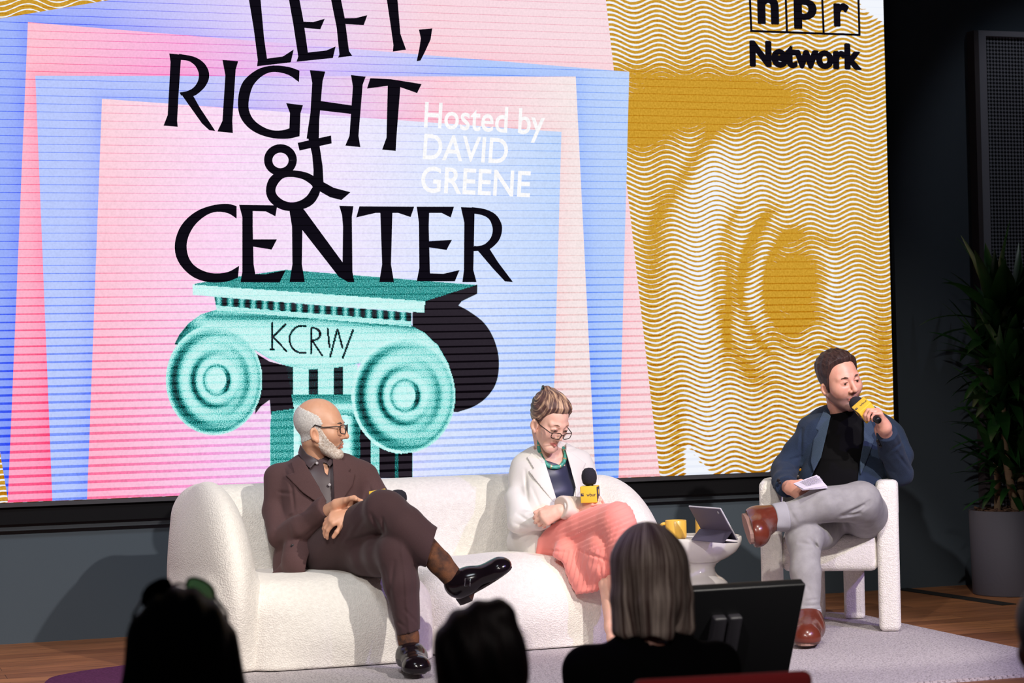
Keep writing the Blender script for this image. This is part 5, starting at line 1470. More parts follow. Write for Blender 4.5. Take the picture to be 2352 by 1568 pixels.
def strand_mat(name, c1, c2, axis_stretch, scale=6.0, lo=0.42, hi=0.6, rough=0.45):
    m = mat(name, c1, rough, spec=0.35)
    nt = m.node_tree; b = nt.nodes['Principled BSDF']
    tc = nt.nodes.new('ShaderNodeAttribute'); tc.attribute_name = 'strand'
    n = nt.nodes.new('ShaderNodeTexNoise'); n.inputs['Scale'].default_value = scale; n.inputs['Detail'].default_value = 5; n.inputs['Roughness'].default_value = 0.65
    mp = nt.nodes.new('ShaderNodeMapping'); mp.inputs['Scale'].default_value = axis_stretch
    nt.links.new(tc.outputs['Vector'], mp.inputs['Vector']); nt.links.new(mp.outputs['Vector'], n.inputs['Vector'])
    rp = nt.nodes.new('ShaderNodeMapRange'); rp.inputs['From Min'].default_value = lo; rp.inputs['From Max'].default_value = hi
    nt.links.new(n.outputs['Fac'], rp.inputs['Value'])
    mx = nt.nodes.new('ShaderNodeMix'); mx.data_type = 'RGBA'; mx.inputs['A'].default_value = tuple(srgb(c1))+(1,); mx.inputs['B'].default_value = tuple(srgb(c2))+(1,)
    nt.links.new(rp.outputs['Result'], mx.inputs['Factor']); nt.links.new(mx.outputs['Result'], b.inputs['Base Color'])
    bp = nt.nodes.new('ShaderNodeBump'); bp.inputs['Strength'].default_value = 0.5; bp.inputs['Distance'].default_value = 0.008
    nt.links.new(n.outputs['Fac'], bp.inputs['Height']); nt.links.new(bp.outputs['Normal'], b.inputs['Normal'])
    return m
hair2m = strand_mat('hair_streaked', (92, 64, 60), (204, 166, 134), (15, 1.3, 1), 1.0, 0.46, 0.60)
def hair2_t(l):
    y, z = l[:, 1], l[:, 2]
    return 0.002+(0.008+0.010*np.clip((z-0.02)/0.07, 0, 1))*np.clip(-hair2_reg(l)/0.028, 0, 1)+0.0018*np.sin(np.arctan2(l[:, 0], z+0.02)*24)*np.clip((z+0.02)/0.05, 0, 1)
def hair2_reg(l):
    x, y, z = np.abs(l[:, 0]), l[:, 1], l[:, 2]
    line = np.interp(y, [-0.12, -0.08, -0.03, 0.0, 0.016, 0.032, 0.05, 0.075, 0.1], [-0.075, -0.07, -0.035, -0.012, -0.008, 0.034, 0.060, 0.080, 0.088])
    return line-z-0.004*np.cos(x*60)
sk2s = Sdf(); H2.skull(sk2s, 0.94)
S = Sdf(); bd = H2.o
def hair2f(p):
    e = np.maximum(sk2s(p)-hair2_t(H2.loc(p)), -(sk2s(p)+0.004))
    return -smin(-e, -hair2_reg(H2.loc(p)), 0.012)
S.fn(hair2f, bd-0.17, bd+0.17)
S.ell(H2(0, -0.082, 0.112), (0.034, 0.030, 0.026), H2.A, 0.010)
S.ell(H2(-0.008, -0.062, 0.128), (0.022, 0.020, 0.015), H2.A, 0.006)
S.ell(H2(0.012, -0.080, 0.132), (0.018, 0.016, 0.012), H2.A, 0.005)
V, F = surface(S, 0.004, pad=0.0)
l = H2.loc(V); lx = l[:, 0]; ang = np.arctan2(lx, 0.02+np.hypot(l[:, 1]+0.075, l[:, 2]-0.11))
strand = np.stack([np.arctan2(lx, (l[:, 2]-0.11)*-1*0+np.hypot(l[:, 1]+0.08, l[:, 2]-0.12)+0.03)+0.6*l[:, 2]*0, np.hypot(l[:, 1]+0.08, l[:, 2]-0.12)*8, l[:, 2]*4], 1)
mk('hair', V, F, hair2m, m2, attrs={'strand': strand+1.0})
S = Sdf()
for k in range(4): H2.cone(S, (0.012+0.004*k, -0.10, 0.098+0.011*k), (0.030, -0.085, 0.094+0.012*k), 0.006, 0.006, 0.003)
H2.ell(S, (0.022, -0.098, 0.112), (0.008, 0.008, 0.024), 0.006)
soft('hair_clip', S, 0.003, mat('clip_black', (18, 18, 22), 0.2, coat=0.5), m2)
frames_glasses(m2, H2, 0.050, 0.030, 0.116, -0.018, mat('frame_tortoise', (52, 34, 28), 0.25, mottled=0.3), r=0.0021, gap=0.0085, temple_z=0.018, rnd=0.27)
# navy top
S = Sdf(); torso2(S, 0.014); S.disp(folds(0.003, 0.9, 5))
neckcut = prism([(1225, 1000), (1230, 1052), (1250, 1056), (1275, 1051), (1298, 1050), (1310, 1040), (1310, 1000)])
S.cut(lambda p: neckcut(p)); S.cut(lambda p: np.where(p[:, 2] > nb2[2]-0.0, -1, 1)*0.02+0*p[:, 0] if False else np.full(len(p), 1.0))
soft('blouse', S, 0.0055, navy, m2)
# necklace of discs
tw = Sdf(); torso2(tw, 0.012); tw.cone(H2(0, -0.035, -0.065), nb2, 0.048, 0.056, 0.02); tw.cone(nb2, P(1266, 1090, 9.71), 0.064, 0.077, 0.03, (fr2, 0.8))
path = smooth3([(1237, 1012), (1237, 1026), (1241, 1042), (1249, 1058), (1260, 1069), (1274, 1073), (1288, 1069), (1296, 1058), (1298, 1042), (1294, 1028)], 6)
tq = mat('turquoise', (64, 150, 132), 0.4, mottled=0.3, mscale=60); gold = mat('bead_gold', (206, 176, 120), 0.35, 0.6)
mb = MB(); mi = []; pp_ = []
seg = np.concatenate([[0], np.cumsum(np.linalg.norm(np.diff(path, axis=0), axis=1))])
for k, t in enumerate(np.linspace(0, seg[-1], 62)):
    x = np.interp(t, seg, path[:, 0]); y = np.interp(t, seg, path[:, 1])
    q, d_ = on_surface(tw, x, y, 9.35); pp_.append(q-d_*0.006)
pp_ = np.array(pp_); 
for k in range(len(pp_)):
    ax_ = unit(pp_[min(k+1, len(pp_)-1)]-pp_[max(k-1, 0)]); R = 0.0065+0.0035*math.sin(math.pi*k/61)
    nF = len(mb.F)
    mb.lathe([(0, -0.0036), (R, -0.0034), (R, 0.0030), (0, 0.0032)], pp_[k], ax_, 14)
    mi += [1 if k % 9 == 4 else 0]*(len(mb.F)-nF)
mb.build('necklace', [tq, gold], m2, smooth=False, mat_idx=mi)
# blazer
def blazer_s(S):
    torso2(S, -0.004)
    S.chain([aR2[0], aR2[1], aR2[2], aR2[3], P(1268, 1190, 9.45)], [0.057, 0.053, 0.052, 0.046, 0.044], 0.03)
    S.chain([aL2[0], aL2[1], aL2[2], aL2[3], P(1300, 1166, 9.37)], [0.057, 0.053, 0.050, 0.045, 0.043], 0.03)
    S.cone(P(1240, 1238, 9.66), P(1262, 1170, 9.66), 0.145, 0.135, 0.05, (fr2, 0.78))
    S.cone(P(1196, 1250, 9.68), P(1235, 1236, 9.62), 0.055, 0.10, 0.05)
lap2 = Sdf(); torso2(lap2, -0.004)
S = Sdf(); blazer_s(S); S.disp(folds(0.003, 0.85, 9))
S.disp(creases([(1188, 1180, 1214, 1196, 0.007, 4), (1206, 1080, 1212, 1150, 0.007, 4), (1212, 1180, 1240, 1172, 0.006, 4), (1346, 1080, 1352, 1120, 0.006, 4), (1330, 1130, 1344, 1150, 0.006, 4), (1180, 1200, 1216, 1214, 0.005, 4), (1222, 1120, 1246, 1176, 0.004, 4), (1196, 1240, 1236, 1224, 0.006, 4)]))
F2 = (nb2, fr2)
op = prism([(1228, 1000), (1250, 1056), (1262, 1100), (1280, 1162), (1300, 1156), (1316, 1146), (1322, 1118), (1312, 1080), (1300, 1040), (1300, 1000)])
S.cut(lambda p: op(p)+np.where((p-nb2)@fr2 < 0.0, 1, 0)+np.where(tw(p) > 0.035, 1, 0))
S.cut(lambda p: np.linalg.norm(np.cross(p-nb2, unit(H2(0, -0.035, -0.065)-nb2)), axis=1)-0.056+np.where(p[:, 2] < nb2[2]-0.02, 1, 0))
hem2 = prism([(1266, 1202), (1262, 1240), (1232, 1274), (1232, 1400), (1600, 1400), (1600, 1190), (1400, 1150), (1330, 1178), (1290, 1200)])
S.cut(lambda p: hem2(p)+np.where((p-P(1262, 1215, 9.62))@fr2 < 0.0, 1, 0)+np.where(p[:, 2] > 0.62, 1, 0))
S.cut(lambda p: (p[:, 2]-0.40))
S.cut(lambda p: np.maximum((p-P(1294, 1168, 9.38))@unit(view_dir(1, 0.05, -0.1)), np.linalg.norm(p-P(1280, 1170, 9.35), axis=1)-0.05))
soft('blazer', S, 0.0056, blazer, m2)
for pl in ([(1210, 1050), (1232, 1030), (1250, 1056), (1264, 1100), (1282, 1158), (1268, 1150), (1222, 1092), (1214, 1082), (1226, 1076)], [(1298, 1030), (1316, 1042), (1346, 1064), (1338, 1078), (1350, 1084), (1338, 1120), (1322, 1144), (1322, 1118), (1312, 1080)]):
    S = Sdf(); S.fn(collar_fn(pl, (nb2-fr2*0.02, fr2), -0.002, 0.010, lap2), P(1200, 1170, 9.85)-0.1, P(1360, 1020, 9.5)+0.1)
    V, F = surface(S, 0.0045, pad=0.0)
    if len(V): mk('lapel', V, F, blazer, m2)
# turned-back cuff on the left sleeve
S = Sdf(); S.cone(P(1340, 1168, 9.44), P(1296, 1164, 9.36), 0.056, 0.050, 0.0); S.keep(lambda p: -((p-P(1287, 1166, 9.35))@unit(P(1340, 1168, 9.44)-P(1287, 1166, 9.35))))
S.disp(folds(0.003, 1.0, 2)); soft('cuff', S, 0.0042, mat('cuff_lining', (226, 206, 194), 0.6), m2)
# pleated skirt
coral = mat('skirt_coral', (255, 152, 142), 0.7, spec=0.2, sheen=0.3)
def pleat(p):
    x, y, _ = pix(p)
    # pleats run along the thigh, then fall
    u = np.where(y < 1262, (y+0.42*(x-1240)), x+0.22*(y-1262))
    k = np.clip((x-1250)/60, 0, 1)
    return 0.0042*k*(np.mod(u/12.0, 1.0)-0.5)
S = Sdf()
S.cone(P(1242, 1240, 9.62), P(1292, 1244, 9.64), 0.118, 0.115, 0.0)
S.chain([P(1268, 1232, 9.58), P(1350, 1206, 9.37), P(1422, 1198, 9.19)], [0.108, 0.097, 0.082], 0.04)
S.chain([P(1422, 1198, 9.19), P(1440, 1262, 9.16), P(1452, 1320, 9.13)], [0.080, 0.082, 0.078], 0.03)
S.chain([P(1290, 1248, 9.6), P(1345, 1258, 9.40), P(1390, 1256, 9.24)], [0.098, 0.088, 0.078], 0.04)
S.chain([P(1390, 1256, 9.24), P(1386, 1300, 9.23)], [0.078, 0.07], 0.03)
flapd = 9.28
S.chain([P(1300, 1272, 9.36), P(1338, 1330, 9.30), P(1344, 1352, 9.29)], [0.055, 0.055, 0.05], 0.05)
S.chain([P(1365, 1290, 9.26), P(1372, 1345, 9.26)], [0.05, 0.035], 0.04)
outl = prism([(1228, 1278), (1236, 1238), (1262, 1205), (1320, 1180), (1380, 1158), (1410, 1148), (1436, 1150), (1452, 1170), (1462, 1200), (1490, 1300), (1470, 1345), (1420, 1350), (1396, 1322), (1386, 1345), (1371, 1359), (1310, 1368), (1303, 1330), (1292, 1292), (1275, 1280)])
S.keep(lambda p: outl(p), 0.012)
S.disp(pleat); S.disp(folds(0.0018, 0.7, 11))
S.disp(creases([(1330, 1262, 1400, 1290, 0.008, 4), (1376, 1290, 1384, 1340, 0.008, 4), (1395, 1270, 1420, 1200, 0.004, 4), (1345, 1290, 1352, 1350, 0.004, 4), (1250, 1262, 1300, 1268, 0.006, 4)]))
soft('skirt', S, 0.0052, coral, m2)
mic((1353, 1092), 9.33, P(1358, 1178, 9.33)+np.array([0, 0, -0.03]), 'microphone held upright by the person in the white blazer', 1.83+math.pi/2+0.30)

# ---------------------------------------------------------------- the man in the navy blazer
jk3 = mat('jacket_navy', (42, 54, 74), 0.85, spec=0.15, sheen=0.06, bump=('noise', 300, 0.3), mottled=0.16, mscale=420)
tee3 = mat('tee_black', (12, 11, 14), 0.85, spec=0.12)
jean3 = mat('jeans_grey', (156, 153, 153), 0.85, spec=0.15, mottled=0.08, mscale=26, bump=('noise', 380, 0.12))
sk3 = skin_mat('skin_ruddy', (232, 172, 148), (190, 104, 98), (98, 80, 80), (222, 140, 120))
H3 = Head(P(1929, 873, 9.74), view_dir(0.41, -0.08, 0.90), UP-0.22*r0, 1.05)
fr3 = view_dir(-0.12, 0.04, 1.0)
nb3 = P(1942, 968, 9.84)
def torso3(S, e=0.0):
    S.cone(P(1940, 1190, 9.86), P(1935, 1110, 9.80), 0.185-e, 0.185-e, 0.0, (fr3, 0.76))
    S.cone(P(1935, 1110, 9.80), P(1952, 1020, 9.85), 0.185-e, 0.195-e, 0.05, (fr3, 0.68))
    S.cone(P(1876, 990, 9.86), P(2030, 994, 9.90), 0.075-e, 0.075-e, 0.06)
    S.cone(P(1908, 968, 9.86), P(1985, 972, 9.88), 0.072-e, 0.070-e, 0.05)
aR3 = [P(1860, 994, 9.85), P(1826, 1042, 9.86), P(1800, 1086, 9.82), P(1806, 1112, 9.66), P(1815, 1122, 9.56)]
aL3 = [P(2046, 1000, 9.88), P(2066, 1045, 9.84), P(2072, 1086, 9.74), P(2044, 1034, 9.64), P(2022, 986, 9.56)]
S = Sdf()
H3.skull(S, 1.06); H3.features(S, 1.02, 0.004); H3.ears(S)
S.cone(H3(0, -0.03, -0.06), nb3, 0.060, 0.070, 0.02)
torso3(S, 0.03)
S.chain(aR3, [0.048, 0.046, 0.044, 0.036, 0.029], 0.03)
S.chain(aL3, [0.048, 0.046, 0.044, 0.036, 0.029], 0.03)
hL3, knL3, anL3 = P(1978, 1206, 9.84), P(1984, 1150, 9.50), P(1768, 1190, 9.40)
hR3, knR3, anR3 = P(1905, 1208, 9.84), P(1846, 1224, 9.44), P(1858, 1425, 9.31)
S.chain([hL3, P(1992, 1168, 9.62), knL3, P(1880, 1160, 9.43), anL3], [0.085, 0.07, 0.055, 0.05, 0.036], 0.03)
S.chain([hR3, knR3, P(1852, 1310, 9.36), anR3], [0.085, 0.056, 0.048, 0.036], 0.03)
S.cone(hR3, hL3, 0.09, 0.09, 0.05)
# left hand round the microphone
foam3 = P(1968, 927, 9.60); tail3 = P(2013, 962, 9.43)
ax3 = unit(tail3-foam3); MICL = 0.215; tail3 = foam3+ax3*MICL
dh3 = view_dir(-0.40, 0.86, 0.25); nh3 = np.cross(dh3, ax3); nh3 = unit(nh3 if nh3@(-r0) > 0 else -nh3)
grip = foam3+ax3*0.152
w3 = grip-nh3*0.030-dh3*0.078
kL3, tL3, thL3 = hand(S, w3, dh3, nh3, -ax3, each=[(1.0, 1.15, 0.7), (1.05, 1.15, 0.7), (1.05, 1.15, 0.7), (1.1, 1.1, 0.7)], sc=0.96, thumb=(0.55, 0.25, 0.75), tcurl=0.5, spread=0.02)
S.cone(P(2044, 1034, 9.64), w3, 0.036, 0.028, 0.02); S.cone(w3, w3+dh3*0.02, 0.028, 0.026, 0.02)
kR3, tR3, thR3 = hand(S, P(1812, 1117, 9.55), view_dir(0.55, -0.30, 0.75), view_dir(0.75, -0.10, -0.60), view_dir(0.2, 0.9, 0.3), each=[(0.75, 0.8, 0.5), (0.8, 0.8, 0.5), (0.85, 0.8, 0.5), (0.9, 0.8, 0.5)], sc=0.98, thumb=(0.8, 0.25, 0.55), tcurl=0.2)
V, F = surface(S, 0.0042)
m3 = mk('person', V, F, sk3, origin=P(1930, 1300, 9.7)*np.array([1, 1, 0]), attrs={'lip': H3.lip_mask(V, 0.004)*0.9, 'stubble': H3.stubble_mask(V)*0.75},
        label='person in a navy blazer and grey jeans speaking into a microphone in the armchair', category='person')
H3.eyes(m3, (62, 50, 40))
dkhair = strand_mat('hair_dark_brown', (44, 30, 30), (84, 60, 54), (30, 3, 3), 1.0, 0.4, 0.65)
H3.brows(m3, mat('brow_dark', (92, 68, 58), 0.95, spec=0.0), 0.0034, 0.0205, 0.0)
for q in (-1, 1):
    S = Sdf(); H3.cone(S, (q*0.020, 0.0905, 0.0015), (q*0.034, 0.0925, 0.0025), 0.0013, 0.0015, 0.001); H3.cone(S, (q*0.034, 0.0925, 0.0025), (q*0.046, 0.0835, -0.001), 0.0015, 0.0012, 0.001)
    soft('eyelashes', S, 0.0014, mat('lash_brown', (86, 58, 50), 0.9), m3)
def hair3_t(l):
    x, y, z = l[:, 0], l[:, 1], l[:, 2]
    t = 0.002+(0.005+0.011*np.clip((z-0.03)/0.06, 0, 1))*np.clip(-hair3_reg(l)/0.022, 0, 1)
    return t+0.0022*np.sin(x*190+y*70)*np.clip((z-0.03)/0.05, 0, 1)+0.0018*np.sin(x*90-y*160+1)*np.clip((z-0.04)/0.05, 0, 1)
def hair3_reg(l):
    x, y, z = np.abs(l[:, 0]), l[:, 1], l[:, 2]
    line = np.interp(y, [-0.12, -0.08, -0.03, -0.008, 0.0, 0.018, 0.030, 0.042, 0.058, 0.075, 0.1], [-0.07, -0.065, -0.05, -0.03, -0.045, -0.04, 0.020, 0.056, 0.080, 0.094, 0.100])
    line = line+np.where(y > 0.03, 0.010*np.clip((x-0.02)/0.03, 0, 1), 0)
    return line-z
sk3s = Sdf(); H3.skull(sk3s, 1.06)
S = Sdf()
def hair3f(p):
    e = np.maximum(sk3s(p)-hair3_t(H3.loc(p))*1.04, -(sk3s(p)+0.004))
    return -smin(-e, -hair3_reg(H3.loc(p))*1.04, 0.008)
S.fn(hair3f, H3.o-0.18, H3.o+0.18)
V, F = surface(S, 0.0036, pad=0.0)
l = H3.loc(V)
mk('hair', V, F, dkhair, m3, attrs={'strand': np.stack([l[:, 0]*10+l[:, 1]*2, l[:, 1]*10, l[:, 2]*8], 1)+2})
# T-shirt
S = Sdf(); torso3(S, 0.014); S.cone(P(1938, 978, 9.84), P(1937, 940, 9.82), 0.098, 0.084, 0.02)
S.disp(folds(0.003, 0.7, 21))
S.disp(lambda p: -0.006*np.exp(-((pix(p)[1]-1052-0.0015*(pix(p)[0]-1930)**2*0.05)/5)**2)*np.exp(-((pix(p)[0]-1925)/45)**2))
nd3 = unit(H3(0, -0.03, -0.06)-nb3)
S.cut(lambda p: -((p-P(1937, 946, 9.75))@unit(nd3*0.8+UP*0.2-TOW*0.25)))
soft('t_shirt', S, 0.0055, tee3, m3)
# jacket
def jacket3(S):
    torso3(S, -0.004)
    S.chain([P(1862, 995, 9.85), P(1826, 1040, 9.86), P(1800, 1084, 9.83), P(1800, 1104, 9.68), P(1806, 1114, 9.62)], [0.070, 0.061, 0.060, 0.054, 0.05], 0.03)
    S.chain([P(2044, 1002, 9.88), P(2064, 1046, 9.84), P(2068, 1086, 9.74), P(2046, 1034, 9.63), w3+(P(2046, 1034, 9.63)-w3)*0.25], [0.070, 0.062, 0.061, 0.055, 0.048], 0.03)
    S.cone(P(1948, 1205, 9.90), P(1940, 1120, 9.86), 0.175, 0.18, 0.05, (fr3, 0.76))
jw3 = Sdf(); torso3(jw3, -0.004)
S = Sdf(); jacket3(S); S.disp(folds(0.004, 0.95, 13))
S.disp(creases([(1800, 1060, 1840, 1048, 0.008, 4), (1790, 1080, 1836, 1076, 0.007, 4), (1842, 985, 1838, 1060, 0.010, 4), (1862, 975, 1846, 1010, 0.004, 4), (2060, 1040, 2090, 1080, 0.007, 4), (2040, 1040, 2076, 1010, 0.006, 4), (2030, 1060, 2060, 1090, 0.006, 5), (2052, 985, 2070, 1040, 0.005, 5), (1980, 1085, 2030, 1100, 0.006, 6), (1800, 1096, 1830, 1094, 0.005, 4)]))
op3 = prism([(1900, 920), (1908, 955), (1898, 1000), (1886, 1050), (1868, 1085), (1858, 1112), (1880, 1140), (1965, 1140), (1975, 1060), (1984, 1010), (1990, 960), (1985, 930)])
S.cut(lambda p: op3(p)+np.where((p-nb3)@fr3 < 0.0, 1, 0)+np.where(np.linalg.norm(p-w3, axis=1) < 0.10, 1, 0))
op3b = prism([(1853, 1112), (1876, 1128), (1985, 1128), (2020, 1160), (2020, 1330), (1800, 1330), (1820, 1190)])
S.cut(lambda p: op3b(p)+np.where((p-P(1940, 1190, 9.86))@fr3 < -0.03, 1, 0))
S.cut(lambda p: np.linalg.norm(np.cross(p-nb3, UP), axis=1)-0.072+np.where(p[:, 2] < nb3[2]-0.01, 1, 0))
for c_, a_ in ((P(1806, 1113, 9.60), unit(aR3[-1]-aR3[2])), (w3+(P(2046, 1034, 9.63)-w3)*0.25, unit(w3-P(2046, 1034, 9.63)))):
    S.cut(lambda p, c_=c_, a_=a_: np.maximum(-((p-c_)@a_), np.linalg.norm(p-c_-a_*0.03, axis=1)-0.075))
S.cut(lambda p: p[:, 2]-0.465)
soft('jacket', S, 0.0056, jk3, m3)
for pl in ([(1893, 940), (1908, 955), (1898, 1000), (1886, 1050), (1868, 1084), (1862, 1060), (1868, 1010), (1880, 990), (1872, 985), (1886, 955)], [(1984, 960), (1998, 962), (2010, 990), (2002, 1000), (2008, 1010), (1994, 1050), (1976, 1092), (1975, 1060), (1984, 1010)]):
    S = Sdf(); S.fn(collar_fn(pl, (nb3-fr3*0.02, fr3), -0.002, 0.010, jw3), P(1850, 1100, 9.95)-0.1, P(2015, 935, 9.6)+0.1)
    V, F = surface(S, 0.0045, pad=0.0)
    if len(V): mk('lapel', V, F, mat('lapel_navy', (62, 76, 96), 0.85, spec=0.15, sheen=0.06, bump=('noise', 300, 0.3), mottled=0.16, mscale=420), m3)
js = Sdf(); jacket3(js)
for bx_, by_ in ((1788, 1102), (1791, 1108), (2016, 1012), (2019, 1018), (2022, 1024)):
    q, d_ = on_surface(js, bx_, by_, 9.3); button(m3, q-d_*0.003, -d_, 0.0075, dkb)
# jeans
S = Sdf()
S.cone(P(1905, 1205, 9.86), P(1978, 1205, 9.86), 0.115, 0.118, 0.0)
S.chain([P(1978, 1204, 9.82), P(1990, 1180, 9.64), P(1978, 1150, 9.49)], [0.110, 0.10, 0.088], 0.04)
S.chain([P(1978, 1150, 9.49), P(1890, 1158, 9.43), P(1822, 1184, 9.41), P(1800, 1188, 9.41)], [0.088, 0.082, 0.060, 0.062], 0.03)
S.chain([P(1908, 1208, 9.82), P(1872, 1216, 9.6), P(1848, 1232, 9.44)], [0.105, 0.092, 0.078], 0.04)
S.chain([P(1848, 1232, 9.44), P(1850, 1310, 9.37), P(1857, 1392, 9.32), P(1858, 1410, 9.32)], [0.078, 0.070, 0.052, 0.056], 0.03)
S.disp(folds(0.003, 0.75, 17))
S.disp(creases([(1935, 1182, 1985, 1160, 0.012, 4), (1948, 1180, 1998, 1150, 0.010, 4), (1930, 1186, 1975, 1178, 0.012, 4), (1970, 1178, 2000, 1156, 0.007, 4), (1860, 1236, 1882, 1262, 0.012, 4), (1872, 1236, 1876, 1256, 0.010, 4), (1836, 1246, 1872, 1252, 0.006, 5), (1806, 1160, 1830, 1200, 0.006, 5), (1812, 1172, 1846, 1168, 0.005, 5), (1850, 1380, 1878, 1376, 0.007, 3), (1846, 1392, 1880, 1390, 0.007, 3), (1900, 1150, 1950, 1130, 0.003, 7), (1840, 1330, 1862, 1360, 0.004, 5)]))
S.disp(lambda p: 0.004*np.sin(pix(p)[1]/3.6)*np.clip((pix(p)[1]-1375)/20, 0, 1)*(np.abs(pix(p)[0]-1858) < 60))
soft('jeans', S, 0.0056, jean3, m3)
cuffm = mat('jeans_cuff', (166, 164, 168), 0.85, bump=('noise', 380, 0.12))
for a_, b_, ra, rb in ((P(1806, 1185, 9.41), P(1776, 1189, 9.40), 0.068, 0.062), (P(1858, 1398, 9.32), P(1859, 1418, 9.315), 0.055, 0.052)):
    S = Sdf(); S.cone(a_, b_, ra, rb, 0.0); S.keep(lambda p: (p-b_)@unit(b_-a_)); S.keep(lambda p: -((p-a_)@unit(b_-a_)))
    S.disp(folds(0.002, 1.2, 8)); soft('jeans_cuff', S, 0.0045, cuffm, m3)
# boots
boot = mat('boot_leather', (102, 45, 32), 0.26, spec=0.45, coat=0.2, mottled=0.18, mscale=14); bsole = mat('boot_sole', (150, 116, 104), 0.7)
bh = P(1738, 1194, 9.45); updir = view_dir(0.88, 0.20, -0.30)
hb, tb_ = P(1704, 1190, 9.46), P(1724, 1236, 9.22)
shoe('boot', Sdf(), hb, tb_, updir, 0.104, 0.1, 0.018, m3, boot, bsole, heel_h=0.012, ankle=P(1775, 1188, 9.41), ar=0.056, toe_h=0.040)
hl = P(1862, 1478, 9.36); hl[2] = RUGZ+0.006
shoe('boot', Sdf(), hl, hl+view_dir(-0.22, 0, 1.0)*0.29, UP, 0.104, 0.1, 0.024, m3, boot, bsole, heel_h=0.016, ankle=P(1858, 1415, 9.315), ar=0.052, toe_h=0.036)
ring_band(m3, kL3[2]+unit(tL3[2][0]-kL3[2])*0.02, tL3[2][0]-kL3[2], 0.011, silver)
mic(foam3, 0, tail3, 'microphone held to the mouth of the person in the armchair', 0.75+math.pi/2)
# cue cards
paper = mat('card_white', (222, 214, 226), 0.7); ink_m = mat('card_ink', (120, 112, 130), 0.8)
corner = [P(1822, 1110, 9.40), P(1876, 1090, 9.47), P(1900, 1116, 9.38), P(1846, 1123, 9.32)]
cn = unit(np.cross(corner[1]-corner[0], corner[3]-corner[0])); cn = cn if cn@(CAM-corner[0]) > 0 else -cn
labs = ('topmost cue card of printed notes in the seated hand', 'middle cue card fanned out just under the topmost card', 'lowest cue card showing only a thin edge under the others')
ccen = sum(corner)/4
for k in range(3):
    a = -0.05*k; off = -cn*0.0022*k
    rot = lambda v: v*math.cos(a)+np.cross(cn, v)*math.sin(a)
    pts = [corner[0]+rot(c-corner[0])*(1-0.0*k)+off+(corner[1]-corner[0])*0.012*k for c in corner]
    cd = MB().slab(pts, cn, 0.0008).build('cue_card', paper, smooth=False, label=labs[k], category='card', group='cue cards in the speaker\'s hand')
    if k == 0:
        mb = MB(); e1 = pts[1]-pts[0]; e2 = pts[3]-pts[0]
        rs2 = np.random.RandomState(3)
        for r_ in range(9):
            x0 = 0.22
            while x0 < 0.93:
                wl = 0.03+0.06*rs2.rand(); v0 = 0.12+0.085*r_
                if x0+wl < 0.95:
                    q = [pts[0]+e1*(x0)+e2*v0, pts[0]+e1*(x0+wl)+e2*v0, pts[0]+e1*(x0+wl)+e2*(v0+0.035), pts[0]+e1*x0+e2*(v0+0.035)]
                    mb.add([c+cn*0.0004 for c in q], [(0, 1, 2, 3)])
                x0 += wl+0.018
        mb.build('printed_lines', ink_m, cd, smooth=False)
# ================================================================ the audience in the foreground
def stackchair(c, facing, label, red, bt=0.9):
    """simple upholstered audience chair; c on the audience floor below the seat"""
    f = unit(np.array([facing[0], facing[1], 0])); sd = np.array([f[1], -f[0], 0]); A = np.array([sd, f, UP])
    t = thing('audience_chair', c, label, 'chair', 'red audience chairs in the front rows')
    MB().box(c+UP*0.43, A, (0.22, 0.21, 0.035), 0.03).build('seat', red, t)
    MB().box(c-f*0.225+UP*(bt-0.20), A, (0.062 if False else 0.22, 0.022, 0.20), 0.02).build('backrest', red, t)
    lg = MATS['monitor_case']
    for a in (-1, 1):
        for b in (-1, 1):
            MB().tube([c+sd*0.19*a+f*0.17*b+UP*0.40, c+sd*0.21*a+f*0.2*b+UP*0.0], 0.012, 8).build('leg', lg, t)
        MB().tube([c+sd*0.19*a-f*0.19+UP*0.41, c+sd*0.19*a-f*0.225+UP*0.55], 0.012, 8).build('back_support', lg, t)
    return t
red = mat('red_fabric', (150, 28, 34), 0.85, sheen=0.2)
